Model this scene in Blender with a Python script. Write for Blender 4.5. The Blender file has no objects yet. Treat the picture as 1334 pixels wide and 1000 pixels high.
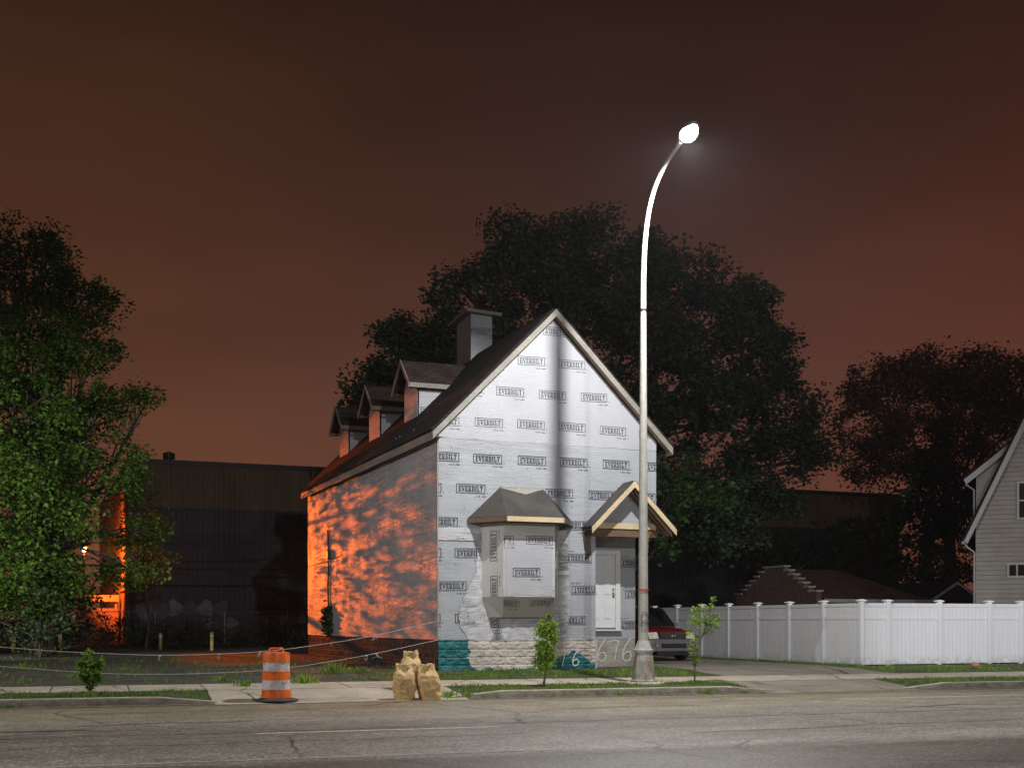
import bpy, math, random
import numpy as np
from mathutils import Vector, Matrix, noise
random.seed(7)
R = math.radians
scene = bpy.context.scene
COL = scene.collection
# ------------------------------------------------------------------ camera frame
F, PX, PY, EYE, YAW = 1600.0, 667.0, 812.0, 1.55, R(21.5)
C_, S_ = math.cos(YAW), math.sin(YAW)
def ray(px, py):
    r = (px-PX)/F
    return Vector((r*C_+S_, C_-r*S_, (PY-py)/F))
def onY(px, py, Y):            # world point seen at a photo pixel, on the plane y = Y
    d = ray(px, py); k = Y/d.y
    return Vector((d.x*k, Y, EYE+d.z*k))
def onG(px, py, z=0.0):        # on the ground at height z
    d = ray(px, py); k = (z-EYE)/d.z
    return Vector((d.x*k, d.y*k, z))
def onP(px, py, p, n):         # on any plane
    d = ray(px, py); o = Vector((0, 0, EYE)); k = (Vector(p)-o).dot(n)/d.dot(n)
    return o+d*k
# street frame: u along the kerb, v across it (v > 0 is the house side)
SA = R(-2.8); OY = 24.4
def ST(u, v, z=0.0):
    return Vector((u*math.cos(SA)-v*math.sin(SA), OY+u*math.sin(SA)+v*math.cos(SA), z))
def UV(x, y):
    y -= OY
    return x*math.cos(SA)+y*math.sin(SA), -x*math.sin(SA)+y*math.cos(SA)
def Ukerb(px, v=0.0):          # u where the pixel column meets the line v = const
    d = ray(px, 900); a = ST(0, v); e = ST(1, v)-a
    # a + e*t parallel to d
    t = (a.y*d.x-a.x*d.y)/(e.x*d.y-e.y*d.x)
    return t
# ------------------------------------------------------------------ mesh helpers
class MB:
    def __init__(s): s.v = []; s.f = []; s.m = []
    def face(s, pts, mat=0):
        n = len(s.v); s.v += [tuple(p) for p in pts]; s.f.append(tuple(range(n, n+len(pts)))); s.m.append(mat)
    def raw(s, vs, fs, mat=0):
        n = len(s.v); s.v += [tuple(p) for p in vs]
        for f in fs: s.f.append(tuple(i+n for i in f)); s.m.append(mat)
    def box(s, lo, hi, mat=0, M=None):
        x0, y0, z0 = lo; x1, y1, z1 = hi
        vs = [(x0,y0,z0),(x1,y0,z0),(x1,y1,z0),(x0,y1,z0),(x0,y0,z1),(x1,y0,z1),(x1,y1,z1),(x0,y1,z1)]
        if M: vs = [M @ Vector(v) for v in vs]
        s.raw(vs, [(0,3,2,1),(4,5,6,7),(0,1,5,4),(1,2,6,5),(2,3,7,6),(3,0,4,7)], mat)
    def prism(s, poly, vec, mat=0):
        n = len(poly); vec = Vector(vec)
        vs = [Vector(p) for p in poly]+[Vector(p)+vec for p in poly]
        fs = [tuple(range(n-1, -1, -1)), tuple(range(n, 2*n))]+[(i, (i+1) % n, (i+1) % n+n, i+n) for i in range(n)]
        s.raw(vs, fs, mat)
    def slab(s, quad, t, mat=0):   # quad thickened along its normal (downwards from the given surface)
        q = [Vector(p) for p in quad]; nrm = (q[1]-q[0]).cross(q[-1]-q[0]).normalized()
        s.prism(q, -nrm*t, mat)
    def tube(s, pts, rad, n=8, mat=0, cap=True):
        pts = [Vector(p) for p in pts]
        if not hasattr(rad, '__len__'): rad = [rad]*len(pts)
        b = len(s.v); up = None
        for i, p in enumerate(pts):
            d = (pts[min(i+1, len(pts)-1)]-pts[max(i-1, 0)]).normalized()
            if up is None: up = Vector((1,0,0)) if abs(d.x) < .9 else Vector((0,1,0))
            a = (up-d*up.dot(d)).normalized(); c = d.cross(a); up = a
            for k in range(n):
                t = 2*math.pi*k/n
                s.v.append(tuple(p+(a*math.cos(t)+c*math.sin(t))*rad[i]))
        for i in range(len(pts)-1):
            for k in range(n):
                k2 = (k+1) % n
                s.f.append((b+i*n+k, b+i*n+k2, b+(i+1)*n+k2, b+(i+1)*n+k)); s.m.append(mat)
        if cap:
            s.f.append(tuple(b+k for k in range(n-1, -1, -1))); s.m.append(mat)
            e = b+(len(pts)-1)*n; s.f.append(tuple(e+k for k in range(n))); s.m.append(mat)
    def lathe(s, prof, c=(0,0,0), n=32, mat=0, sq=None):
        b = len(s.v); c = Vector(c)
        for r, z in prof:
            for k in range(n):
                t = 2*math.pi*(k+.5)/n
                s.v.append((c.x+r*math.cos(t), c.y+r*math.sin(t), c.z+z))
        for i in range(len(prof)-1):
            mm = mat[i] if hasattr(mat, '__len__') else mat
            for k in range(n):
                k2 = (k+1) % n
                s.f.append((b+i*n+k, b+i*n+k2, b+(i+1)*n+k2, b+(i+1)*n+k)); s.m.append(mm)
        m0 = mat[0] if hasattr(mat, '__len__') else mat; m1 = mat[-1] if hasattr(mat, '__len__') else mat
        s.f.append(tuple(b+k for k in range(n-1, -1, -1))); s.m.append(m0)
        e = b+(len(prof)-1)*n; s.f.append(tuple(e+k for k in range(n))); s.m.append(m1)
    def build(s, name, mats, parent=None, smooth=False, bevel=0, angle=None):
        me = bpy.data.meshes.new(name)
        me.from_pydata(s.v, [], s.f)
        if not isinstance(mats, (list, tuple)): mats = [mats]
        for m in mats: me.materials.append(m)
        me.polygons.foreach_set('material_index', s.m)
        if smooth: me.polygons.foreach_set('use_smooth', [True]*len(s.f))
        me.update()
        if angle: me.set_sharp_from_angle(angle=R(angle))
        o = bpy.data.objects.new(name, me); COL.objects.link(o)
        if parent: child(o, parent)
        if bevel:
            b = o.modifiers.new('bevel', 'BEVEL'); b.width = bevel; b.segments = 2; b.limit_method = 'ANGLE'; b.angle_limit = R(40)
        return o
def child(o, parent):
    o.parent = parent
    o.matrix_parent_inverse = matw(parent).inverted()
def matw(o):
    M = Matrix.LocRotScale(o.location, o.rotation_euler, o.scale)
    return matw(o.parent) @ o.matrix_parent_inverse @ M if o.parent else M
def tag(o, label=None, cat=None, group=None, kind=None):
    if label: o['label'] = label
    if cat: o['category'] = cat
    if group: o['group'] = group
    if kind: o['kind'] = kind
    return o
def empty(name, loc, rz=0.0):
    o = bpy.data.objects.new(name, None); COL.objects.link(o)
    o.location = loc; o.rotation_euler = (0, 0, rz); o.empty_display_size = .3
    return o
def quads_object(name, P, mats, parent=None, fold=True):
    """P: numpy (n, 4, 3) leaf quads"""
    n = len(P); me = bpy.data.meshes.new(name)
    me.vertices.add(n*4); me.vertices.foreach_set('co', P.reshape(-1).astype(np.float32))
    me.loops.add(n*4); me.loops.foreach_set('vertex_index', np.arange(n*4, dtype=np.int32))
    me.polygons.add(n); me.polygons.foreach_set('loop_start', np.arange(0, n*4, 4, dtype=np.int32))
    me.polygons.foreach_set('loop_total', np.full(n, 4, dtype=np.int32))
    me.materials.append(mats); me.update(calc_edges=True); me.validate()
    o = bpy.data.objects.new(name, me); COL.objects.link(o)
    if parent: child(o, parent)
    return o
# ------------------------------------------------------------------ materials
class NT:
    def __init__(s, name):
        s.mat = bpy.data.materials.new(name); s.mat.use_nodes = True
        s.t = s.mat.node_tree; s.b = s.t.nodes['Principled BSDF']; s.out = s.t.nodes['Material Output']
        s._co = None
    def n(s, typ, **kw):
        nd = s.t.nodes.new(typ)
        for k, v in kw.items():
            if k.startswith('i_'):
                k = k[2:]; k = int(k) if k.isdigit() else k.replace('_', ' ')
                if isinstance(v, bpy.types.NodeSocket): s.t.links.new(v, nd.inputs[k])
                else: nd.inputs[k].default_value = v
            else: setattr(nd, k, v)
        return nd
    def co(s, scale=(1,1,1), rot=(0,0,0), src='Object'):
        if s._co is None: s._co = s.n('ShaderNodeTexCoord')
        return s.n('ShaderNodeMapping', i_Vector=s._co.outputs[src], i_Scale=scale, i_Rotation=rot).outputs[0]
    def noise(s, sc, det=4, rough=.55, vec=None, dist=0):
        return s.n('ShaderNodeTexNoise', i_Vector=vec if vec else s.co(), i_Scale=sc, i_Detail=det, i_Roughness=rough, i_Distortion=dist).outputs['Fac']
    def ramp(s, fac, stops, interp='LINEAR'):
        r = s.n('ShaderNodeValToRGB', i_Fac=fac); e = r.color_ramp; e.interpolation = interp
        while len(e.elements) < len(stops): e.elements.new(.5)
        for el, (p, c) in zip(e.elements, stops):
            el.position = p; el.color = (c, c, c, 1) if not hasattr(c, '__len__') else (*c, 1)
        return r.outputs[0]
    def mix(s, fac, a, b, mode='MIX'):
        m = s.n('ShaderNodeMix', data_type='RGBA', blend_type=mode)
        for i, v in ((0, fac), (6, a), (7, b)):
            if isinstance(v, bpy.types.NodeSocket): s.t.links.new(v, m.inputs[i])
            elif i == 0: m.inputs[0].default_value = v
            else: m.inputs[i].default_value = (v, v, v, 1) if not hasattr(v, '__len__') else (*v, 1)
        return m.outputs[2]
    def math(s, op, a, b=0.0):
        m = s.n('ShaderNodeMath', operation=op)
        for i, v in ((0, a), (1, b)):
            if isinstance(v, bpy.types.NodeSocket): s.t.links.new(v, m.inputs[i])
            else: m.inputs[i].default_value = v
        return m.outputs[0]
    def set(s, **kw):
        for k, v in kw.items():
            k = k.replace('_', ' ')
            if isinstance(v, bpy.types.NodeSocket): s.t.links.new(v, s.b.inputs[k])
            else: s.b.inputs[k].default_value = (*v, 1) if hasattr(v, '__len__') and len(v) == 3 and 'Color' in k else v
    def bump(s, h, strength=.3, dist=.02, prev=None):
        b = s.n('ShaderNodeBump', i_Height=h, i_Strength=strength, i_Distance=dist)
        if prev is not None: s.t.links.new(prev, b.inputs['Normal'])
        s.t.links.new(b.outputs[0], s.b.inputs['Normal']); return b.outputs[0]
def simple(name, col, rough=.6, metal=0, var=.12, sc=3, bump=0, bsc=30, spec=.5):
    t = NT(name); n = t.noise(sc, 5)
    a = tuple(c*(1-var) for c in col); b = tuple(min(1, c*(1+var)) for c in col)
    t.set(Base_Color=t.ramp(n, [(.3, a), (.7, b)]), Roughness=rough, Metallic=metal)
    t.b.inputs['Specular IOR Level'].default_value = spec
    if bump: t.bump(t.noise(bsc, 6), bump, .02)
    return t.mat
def emit(name, col, strength):
    t = NT(name); t.set(Base_Color=(.5,.5,.5), Emission_Color=col, Emission_Strength=strength); return t.mat
def wrap_mat(name, col, wr=.35, fold=.5, diag=0.0, rough=.5, src_side=False):
    t = NT(name)
    big = t.noise(.6, 3)
    v1 = t.co(scale=(.7,.7,7), rot=(diag if src_side else 0, 0 if src_side else diag, 0))
    n1 = t.noise(1.6, 5, .6, v1, .9)
    r1 = t.ramp(n1, [(.42, 0.0), (.5, 1.0), (.56, .2), (.7, .5)])
    msk = t.ramp(t.noise(.9, 2), [(.42, .15), (.62, 1.0)])
    h1 = t.math('MULTIPLY', r1, msk)
    v2 = t.co(scale=(6,6,.6)); n2 = t.noise(9, 2, .5, v2)
    v3 = t.co(scale=(1,1,2.5)); n3 = t.noise(14, 5, .65, v3)
    c = t.ramp(big, [(.3, tuple(x*.93 for x in col)), (.7, tuple(min(1, x*1.05) for x in col))])
    sm = t.ramp(t.noise(2.2, 6, .7, t.co(scale=(1,1,.4))), [(.35, .93), (.6, 1.0)])
    t.set(Base_Color=t.mix(1.0, c, sm, 'MULTIPLY'), Roughness=t.ramp(n3, [(.3, rough-.1), (.7, rough+.12)]))
    b = t.bump(h1, fold, .035)
    b = t.bump(n3, wr, .012, b)
    t.bump(n2, .12, .004, b)
    return t.mat
M = {}
M['wrap_up'] = wrap_mat('house_wrap_upper', (.405,.415,.445), .14, .22)
M['wrap_lo'] = wrap_mat('house_wrap_lower', (.35,.37,.40), .15, .36, diag=R(9))
M['wrap_side'] = wrap_mat('house_wrap_side', (.44,.44,.46), .2, .6, diag=R(14), rough=.55, src_side=True)
M['wrap_film'] = wrap_mat('house_wrap_loose', (.50,.50,.52), .6, 1.0, diag=R(50), rough=.35)
M['wrap_bay'] = wrap_mat('house_wrap_bay', (.53,.52,.50), .35, .3)
M['ink'] = simple('printed_ink', (.035,.037,.045), .6, var=.3, sc=8)
M['ink_pale'] = simple('printed_ink_pale', (.42,.43,.46), .6)
def shingle(name, a, b, sc=1.0, axis=0):
    t = NT(name)
    sep = t.n('ShaderNodeSeparateXYZ', i_0=t.co())
    cmb = t.n('ShaderNodeCombineXYZ')
    t.t.links.new(sep.outputs[1-axis], cmb.inputs[0]); t.t.links.new(sep.outputs[2], cmb.inputs[1])
    br = t.n('ShaderNodeTexBrick', i_Vector=cmb.outputs[0], i_Scale=1.0/sc)
    br.inputs['Brick Width'].default_value = .3; br.inputs['Row Height'].default_value = .1; br.inputs['Mortar Size'].default_value = .006
    br.inputs['Color1'].default_value = (*a, 1); br.inputs['Color2'].default_value = (*b, 1); br.inputs['Mortar'].default_value = (.008,.008,.008,1)
    nn = t.ramp(t.noise(2.0, 5), [(.3, .6), (.7, 1.25)])
    t.set(Base_Color=t.mix(1.0, br.outputs['Color'], nn, 'MULTIPLY'), Roughness=.92)
    t.b.inputs['Specular IOR Level'].default_value = .2
    b1 = t.bump(t.math('MULTIPLY', br.outputs['Fac'], -1.0), .6, .02)
    t.bump(t.noise(60, 3), .5, .01, b1)
    return t.mat
M['shingle'] = shingle('roof_shingles', (.013,.012,.012), (.024,.021,.020))
M['shingle_x'] = shingle('roof_shingles_dormer', (.035,.026,.023), (.065,.043,.034), axis=1)
M['shingle_red'] = shingle('roof_shingles_red', (.09,.045,.04), (.12,.06,.05), axis=1)
def wood(name, a, b, rough=.65, stretch=(2,2,14)):
    t = NT(name); n = t.noise(4, 6, .6, t.co(scale=stretch), .4); k = t.noise(1.3, 3)
    c = t.ramp(n, [(.3, a), (.7, b)])
    t.set(Base_Color=t.mix(1.0, c, t.ramp(k, [(.3,.8),(.7,1.1)]), 'MULTIPLY'), Roughness=rough)
    t.bump(n, .25, .01); return t.mat
M['wood_new'] = wood('fresh_lumber', (.52,.40,.24), (.68,.55,.36))
M['wood_old'] = wood('weathered_trim', (.17,.155,.135), (.33,.305,.27))
M['wood_dark'] = wood('stained_beam', (.11,.065,.035), (.2,.12,.065))
M['wood_under'] = wood('roof_decking', (.20,.13,.085), (.32,.21,.14))
M['felt'] = simple('roofing_felt', (.06,.055,.05), .85, var=.3, sc=1.8, bump=.4, bsc=12)
M['flash'] = simple('rough_mortar', (.33,.31,.27), .95, var=.35, sc=25, bump=1, bsc=30)
M['white_paint'] = simple('white_door_paint', (.66,.67,.68), .45, var=.04)
M['brass'] = simple('brass', (.62,.45,.14), .3, 1.0)
M['stone_white'] = simple('painted_block_white', (.47,.43,.375), .8, var=.18, sc=2.5, bump=.9, bsc=9)
M['stone_teal'] = simple('painted_block_teal', (.006,.115,.125), .6, var=.3, sc=3, bump=.9, bsc=9)
M['stone_grey'] = simple('stucco_block_grey', (.29,.275,.225), .9, var=.3, sc=3, bump=.8, bsc=14)
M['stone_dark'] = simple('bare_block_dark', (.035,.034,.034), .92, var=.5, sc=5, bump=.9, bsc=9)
M['spray'] = simple('spray_paint_white', (.55,.57,.57), .6, var=.2, sc=10)
M['concrete'] = None
def ground_mat(name, cols, sc, rough=.9, bsc=40, bump=.6, patch=None, agg=None, sheen=None):
    t = NT(name); n = t.noise(sc, 8, .65)
    c = t.ramp(n, cols)
    if patch:
        pc, psc, lo, hi = patch
        m = t.ramp(t.noise(psc, 6, .7), [(lo, 0.0), (hi, 1.0)])
        c = t.mix(m, c, t.ramp(t.noise(7, 6), [(.3, tuple(x*.7 for x in pc)), (.7, pc)]))
    if agg:
        v = t.n('ShaderNodeTexVoronoi', i_Vector=t.co(), i_Scale=agg)
        c = t.mix(.55, c, t.ramp(v.outputs['Color'], [(.0, .55), (.5, 1.0), (1.0, 1.9)]), 'MULTIPLY')
    t.set(Base_Color=c, Roughness=rough)
    b = t.bump(t.noise(bsc, 6, .7), bump, .02)
    return t
def crack_network(t, c, sc, width, strength):
    w = t.n('ShaderNodeTexNoise', i_Vector=t.co(), i_Scale=1.5, i_Detail=6)
    vv = t.mix(.18, t.co(), w.outputs['Color'])
    v = t.n('ShaderNodeTexVoronoi', feature='DISTANCE_TO_EDGE', i_Vector=vv, i_Scale=sc)
    m = t.ramp(v.outputs[0], [(0, 1.0), (width, 0.0)])
    m = t.math('MULTIPLY', m, t.ramp(t.noise(.35, 3), [(.45, 0.0), (.6, strength)]))
    return t.mix(m, c, (.012,.011,.01))
# asphalt
t = NT('asphalt')
v_st = t.co(scale=(.12,.9,1), rot=(0,0,-SA))
lane = t.ramp(t.noise(.35, 5, .6, v_st), [(.25, (.15,.135,.115)), (.5, (.21,.192,.162)), (.75, (.30,.275,.23))])
blot = t.ramp(t.noise(1.1, 7, .7), [(.3, .72), (.7, 1.18)])
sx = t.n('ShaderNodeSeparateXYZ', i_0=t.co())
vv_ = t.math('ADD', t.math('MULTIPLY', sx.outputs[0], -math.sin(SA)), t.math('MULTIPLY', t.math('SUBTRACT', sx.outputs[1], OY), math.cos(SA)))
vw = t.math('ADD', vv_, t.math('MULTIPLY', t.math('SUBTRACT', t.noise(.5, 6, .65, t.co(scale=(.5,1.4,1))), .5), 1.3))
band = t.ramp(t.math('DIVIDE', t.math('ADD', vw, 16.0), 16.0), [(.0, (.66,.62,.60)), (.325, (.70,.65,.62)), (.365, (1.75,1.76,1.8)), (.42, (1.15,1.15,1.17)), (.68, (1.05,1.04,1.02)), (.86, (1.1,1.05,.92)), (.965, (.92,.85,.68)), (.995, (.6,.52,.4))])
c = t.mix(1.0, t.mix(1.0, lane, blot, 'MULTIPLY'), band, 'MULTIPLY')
gr_ = t.ramp(t.noise(16, 4, .8), [(.38, .62), (.5, 1.0), (.6, 1.55)])
c = t.mix(.8, c, gr_, 'MULTIPLY')
vo = t.n('ShaderNodeTexVoronoi', i_Vector=t.co(), i_Scale=32)
c = t.mix(.8, c, t.ramp(vo.outputs['Color'], [(0, .45), (.5, .95), (1, 2.3)]), 'MULTIPLY')
c = crack_network(t, c, .32, .012, .9)
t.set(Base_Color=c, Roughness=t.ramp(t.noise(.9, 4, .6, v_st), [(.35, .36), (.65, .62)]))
b = t.bump(vo.outputs['Distance'], .5, .008); t.bump(t.noise(3, 6), .25, .02, b)
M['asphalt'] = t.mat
t = ground_mat('concrete_paving', [(.3, (.30,.26,.20)), (.7, (.46,.41,.33))], 1.3, .88, 35, .35, agg=70)
c0 = t.b.inputs['Base Color'].links[0].from_socket
t.set(Base_Color=crack_network(t, c0, .55, .015, 1.0)); M['concrete'] = t.mat
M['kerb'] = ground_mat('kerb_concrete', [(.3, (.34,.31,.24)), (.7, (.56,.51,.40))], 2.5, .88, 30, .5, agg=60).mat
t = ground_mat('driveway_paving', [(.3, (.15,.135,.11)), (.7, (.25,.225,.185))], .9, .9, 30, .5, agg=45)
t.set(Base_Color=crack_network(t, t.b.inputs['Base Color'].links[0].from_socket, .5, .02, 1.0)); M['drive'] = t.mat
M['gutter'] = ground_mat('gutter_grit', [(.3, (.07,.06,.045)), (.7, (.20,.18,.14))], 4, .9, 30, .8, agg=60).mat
M['kerb_face'] = ground_mat('dark_kerb_face', [(.3, (.13,.115,.085)), (.7, (.28,.25,.19))], 3, .9, 30, .6, agg=60).mat  # front face of the kerb, a darker concrete than its top
M['lot'] = ground_mat('lot_gravel', [(.3, (.035,.031,.027)), (.7, (.095,.085,.072))], 1.2, .95, 25, 1.0, patch=((.05,.062,.022), .45, .52, .64), agg=22).mat
M['soil'] = ground_mat('verge_soil', [(.3, (.05,.048,.025)), (.7, (.10,.09,.05))], 2.5, .95, 30, 1.0, patch=((.045,.075,.018), 1.5, .35, .55)).mat
M['ground'] = ground_mat('far_ground', [(.3, (.03,.03,.022)), (.7, (.06,.055,.04))], .5, .95, 5, .5).mat
def worn_paint():
    t = NT('worn_road_paint'); m = t.ramp(t.noise(5, 8, .75, t.co(scale=(1,2.5,1))), [(.33, 0.0), (.5, 1.0)])
    t.set(Base_Color=t.mix(m, (.17,.16,.14), (.68,.66,.60)), Roughness=.7); t.bump(t.noise(60, 3), .4, .005); return t.mat
M['paint'] = worn_paint()
M['paint_faint'] = simple('faint_road_paint', (.46,.45,.40), .7, var=.3, sc=4)
M['tar'] = simple('tar_seal', (.055,.052,.048), .6, var=.3, sc=4)
def leaf_mat(name, col, trans=.25, var=.35, rough=.55):
    t = NT(name)
    isl = t.n('ShaderNodeNewGeometry').outputs['Random Per Island']
    a = tuple(c*(1-var) for c in col); b = (col[0]*(1+var), col[1]*(1+var*.8), col[2]*(1+var*.3))
    c = t.ramp(isl, [(0, a), (1, b)])
    c = t.mix(1.0, c, t.ramp(t.noise(.45, 4), [(.3, .65), (.7, 1.25)]), 'MULTIPLY')
    t.set(Base_Color=c, Roughness=rough); t.b.inputs['Specular IOR Level'].default_value = .25
    tr = t.n('ShaderNodeBsdfTranslucent'); t.t.links.new(c, tr.inputs['Color'])
    ms = t.n('ShaderNodeMixShader', i_0=trans); t.t.links.new(t.b.outputs[0], ms.inputs[1]); t.t.links.new(tr.outputs[0], ms.inputs[2])
    t.t.links.new(ms.outputs[0], t.out.inputs['Surface'])
    return t.mat
M['leaf_left'] = leaf_mat('leaves_left', (.062,.13,.014), .3)
M['leaf_big'] = leaf_mat('leaves_maple', (.060,.10,.050), .15)
M['leaf_low'] = leaf_mat('leaves_low', (.05,.11,.025), .25)
M['leaf_right'] = leaf_mat('leaves_locust', (.13,.075,.045), .3)
M['leaf_dark'] = leaf_mat('leaves_shrub', (.04,.065,.026), .15)
M['leaf_young'] = leaf_mat('leaves_young', (.27,.46,.06), .35)
M['leaf_weed'] = leaf_mat('leaves_weed', (.20,.36,.06), .35)
M['grass'] = leaf_mat('grass_blades', (.17,.29,.045), .3, .45)
M['bark'] = simple('bark', (.055,.042,.032), .95, var=.4, sc=6, bump=1, bsc=12)
M['bark_pale'] = simple('young_bark', (.16,.12,.09), .85, var=.3, sc=10)
def metal_wall():
    t = NT('ribbed_cladding')
    sep = t.n('ShaderNodeSeparateXYZ', i_0=t.co())
    top = t.math('GREATER_THAN', sep.outputs[2], 8.25)
    st = t.ramp(t.noise(1.2, 5, .6, t.co(scale=(1,1,.12))), [(.3, .6), (.7, 1.2)])
    c = t.mix(top, (.036,.039,.050), (.15,.105,.045))
    t.set(Base_Color=t.mix(1.0, c, st, 'MULTIPLY'), Roughness=.6); return t.mat
M['clad'] = metal_wall()
M['clad_end'] = simple('end_wall_cladding', (.26,.15,.08), .7, var=.25, sc=.8, bump=.3, bsc=4)
M['tag_grey'] = simple('graffiti_grey', (.20,.20,.23), .7, var=.3, sc=4)
M['dark_metal'] = simple('dark_metal', (.015,.015,.016), .5)
M['galv'] = simple('galvanised_steel', (.30,.31,.32), .45, .6, var=.2, sc=6)
M['pole'] = simple('pole_paint', (.40,.395,.36), .5, 0.15, var=.15, sc=4, bump=.15, bsc=25)
t = NT('rusty_pole_base'); rm = t.ramp(t.noise(3.2, 7, .7, t.co(scale=(1,1,.5))), [(.48, 0.0), (.62, 1.0)])
t.set(Base_Color=t.mix(rm, t.ramp(t.noise(6, 5), [(.3, (.28,.28,.26)), (.7, (.48,.47,.43))]), t.ramp(t.noise(14, 5), [(.3, (.16,.08,.035)), (.7, (.33,.22,.12))])), Roughness=.75)
t.bump(t.noise(18, 6), .5, .01); M['pole_base'] = t.mat
M['red'] = simple('red_tape', (.6,.03,.03), .5)
M['yellow'] = simple('yellow_paint', (.7,.55,.03), .5)
t = NT('white_vinyl'); sp_ = t.n('ShaderNodeSeparateXYZ', i_0=t.co())
hgt = t.math('SUBTRACT', .62, sp_.outputs[2]); dm_ = t.math('MULTIPLY', t.ramp(hgt, [(.0, 0.0), (.3, 1.0)]), t.ramp(t.noise(6, 7, .75), [(.4, 0.0), (.62, .8)]))
st_ = t.ramp(t.noise(3, 5, .6, t.co(scale=(3,3,.25))), [(.35, .96), (.65, 1.02)])
t.set(Base_Color=t.mix(dm_, t.mix(1.0, (.58,.585,.60), st_, 'MULTIPLY'), (.20,.19,.14)), Roughness=.4); t.bump(t.noise(5, 3), .06, .02); M['vinyl'] = t.mat
M['vinyl_cap'] = simple('glossy_vinyl_cap', (.8,.8,.8), .18, var=.03)
M['siding'] = simple('house_siding', (.27,.25,.225), .6, var=.12, sc=2)
M['trim_dim'] = simple('dull_white_trim', (.36,.36,.36), .55, var=.08)
M['glass_dark'] = simple('dark_window_glass', (.012,.014,.016), .12, var=.1)
M['brick'] = simple('garage_brick', (.12,.075,.06), .9, var=.4, sc=4, bump=.8, bsc=10)
M['rope'] = simple('white_rope', (.36,.35,.33), .8, var=.15, sc=20)
M['bollard'] = simple('yellow_wood', (.42,.32,.11), .8, var=.25, sc=6)
def orange_mat(name, col, rough=.4):
    t = NT(name); d = t.ramp(t.noise(7, 8, .75), [(.36, .45), (.52, 1.0)])
    t.set(Base_Color=t.mix(1.0, col, d, 'MULTIPLY'), Roughness=rough); t.bump(t.noise(9, 4), .15, .01); return t.mat
M['orange'] = orange_mat('drum_orange', (.85,.16,.02))
M['refl'] = orange_mat('reflective_band', (.62,.62,.62), .3)
M['rubber'] = simple('rubber', (.045,.045,.05), .75, var=.3, sc=8, bump=.4)
def paper():
    t = NT('kraft_paper'); n = t.noise(2.5, 6, .65, None, .6)
    vo = t.n('ShaderNodeTexVoronoi', feature='F1', i_Vector=t.co(scale=(1,1,.6)), i_Scale=7)
    c = t.ramp(n, [(.3, (.52,.35,.15)), (.7, (.74,.54,.28))])
    ms = t.ramp(t.noise(5, 3), [(.62, 0.0), (.68, .8)])
    t.set(Base_Color=t.mix(ms, c, (.55,.2,.05)), Roughness=.75)
    b = t.bump(vo.outputs['Distance'], .9, .05); t.bump(t.noise(12, 5, .7, None, 1.0), .6, .02, b); return t.mat
M['paper'] = paper()
M['car'] = simple('car_paint_red', (.16,.012,.012), .22, .2, var=.05); M['car'].node_tree.nodes['Principled BSDF'].inputs['Coat Weight'].default_value = .6
M['car_plastic'] = simple('car_grey_plastic', (.13,.125,.125), .5)
M['chrome'] = simple('chrome', (.6,.6,.62), .15, 1.0)
t = NT('headlight_lens'); t.set(Base_Color=t.ramp(t.noise(22, 3), [(.3, (.35,.31,.22)), (.7, (.85,.8,.66))]), Roughness=.12); M['lens'] = t.mat
M['black'] = simple('black_trim', (.012,.012,.013), .5)
# ------------------------------------------------------------------ world
w = bpy.data.worlds.new('World'); scene.world = w; w.use_nodes = True
wt = w.node_tree; bg = wt.nodes['Background']; bg.inputs[1].default_value = 1.0
def wn(typ, **k):
    nd = wt.nodes.new(typ)
    for a, b in k.items(): setattr(nd, a, b)
    return nd
tc = wn('ShaderNodeTexCoord'); sep = wn('ShaderNodeSeparateXYZ'); wt.links.new(tc.outputs['Generated'], sep.inputs[0])
nz = wn('ShaderNodeTexNoise'); mp = wn('ShaderNodeMapping'); mp.inputs['Scale'].default_value = (1.2, 1.2, 3.5)
wt.links.new(tc.outputs['Generated'], mp.inputs[0]); wt.links.new(mp.outputs[0], nz.inputs[0]); nz.inputs['Scale'].default_value = 2.2; nz.inputs['Detail'].default_value = 4
ma = wn('ShaderNodeMath', operation='MULTIPLY_ADD'); wt.links.new(nz.outputs['Fac'], ma.inputs[0]); ma.inputs[1].default_value = .22; wt.links.new(sep.outputs[2], ma.inputs[2])
rp = wn('ShaderNodeValToRGB'); wt.links.new(ma.outputs[0], rp.inputs[0])
def lin(c): return tuple(((x/255+.055)/1.055)**2.4 if x > 10 else x/255/12.92 for x in c)
stops = [(.0, (114,70,50)), (.16, (108,67,48)), (.28, (95,60,45)), (.40, (73,44,32)), (.56, (49,30,21)), (1.0, (28,17,12))]
e = rp.color_ramp
while len(e.elements) < len(stops): e.elements.new(.5)
for el, (p, c) in zip(e.elements, stops): el.position = p; el.color = (*lin(c), 1)
# the glow of the city is browner to the left of the street and redder to the right
rp2 = wn('ShaderNodeValToRGB'); wt.links.new(sep.outputs[0], rp2.inputs[0])
e = rp2.color_ramp; e.elements[0].position = .10; e.elements[0].color = (1.0, 1.0, .95, 1); e.elements[1].position = .78; e.elements[1].color = (.97, .72, .68, 1)
m3 = e.elements.new(.45); m3.color = (.80, .86, 1.15, 1)
mx = wn('ShaderNodeMix', data_type='RGBA', blend_type='MULTIPLY'); mx.inputs[0].default_value = 1.0
wt.links.new(rp.outputs[0], mx.inputs[6]); wt.links.new(rp2.outputs[0], mx.inputs[7]); wt.links.new(mx.outputs[2], bg.inputs[0])
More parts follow.
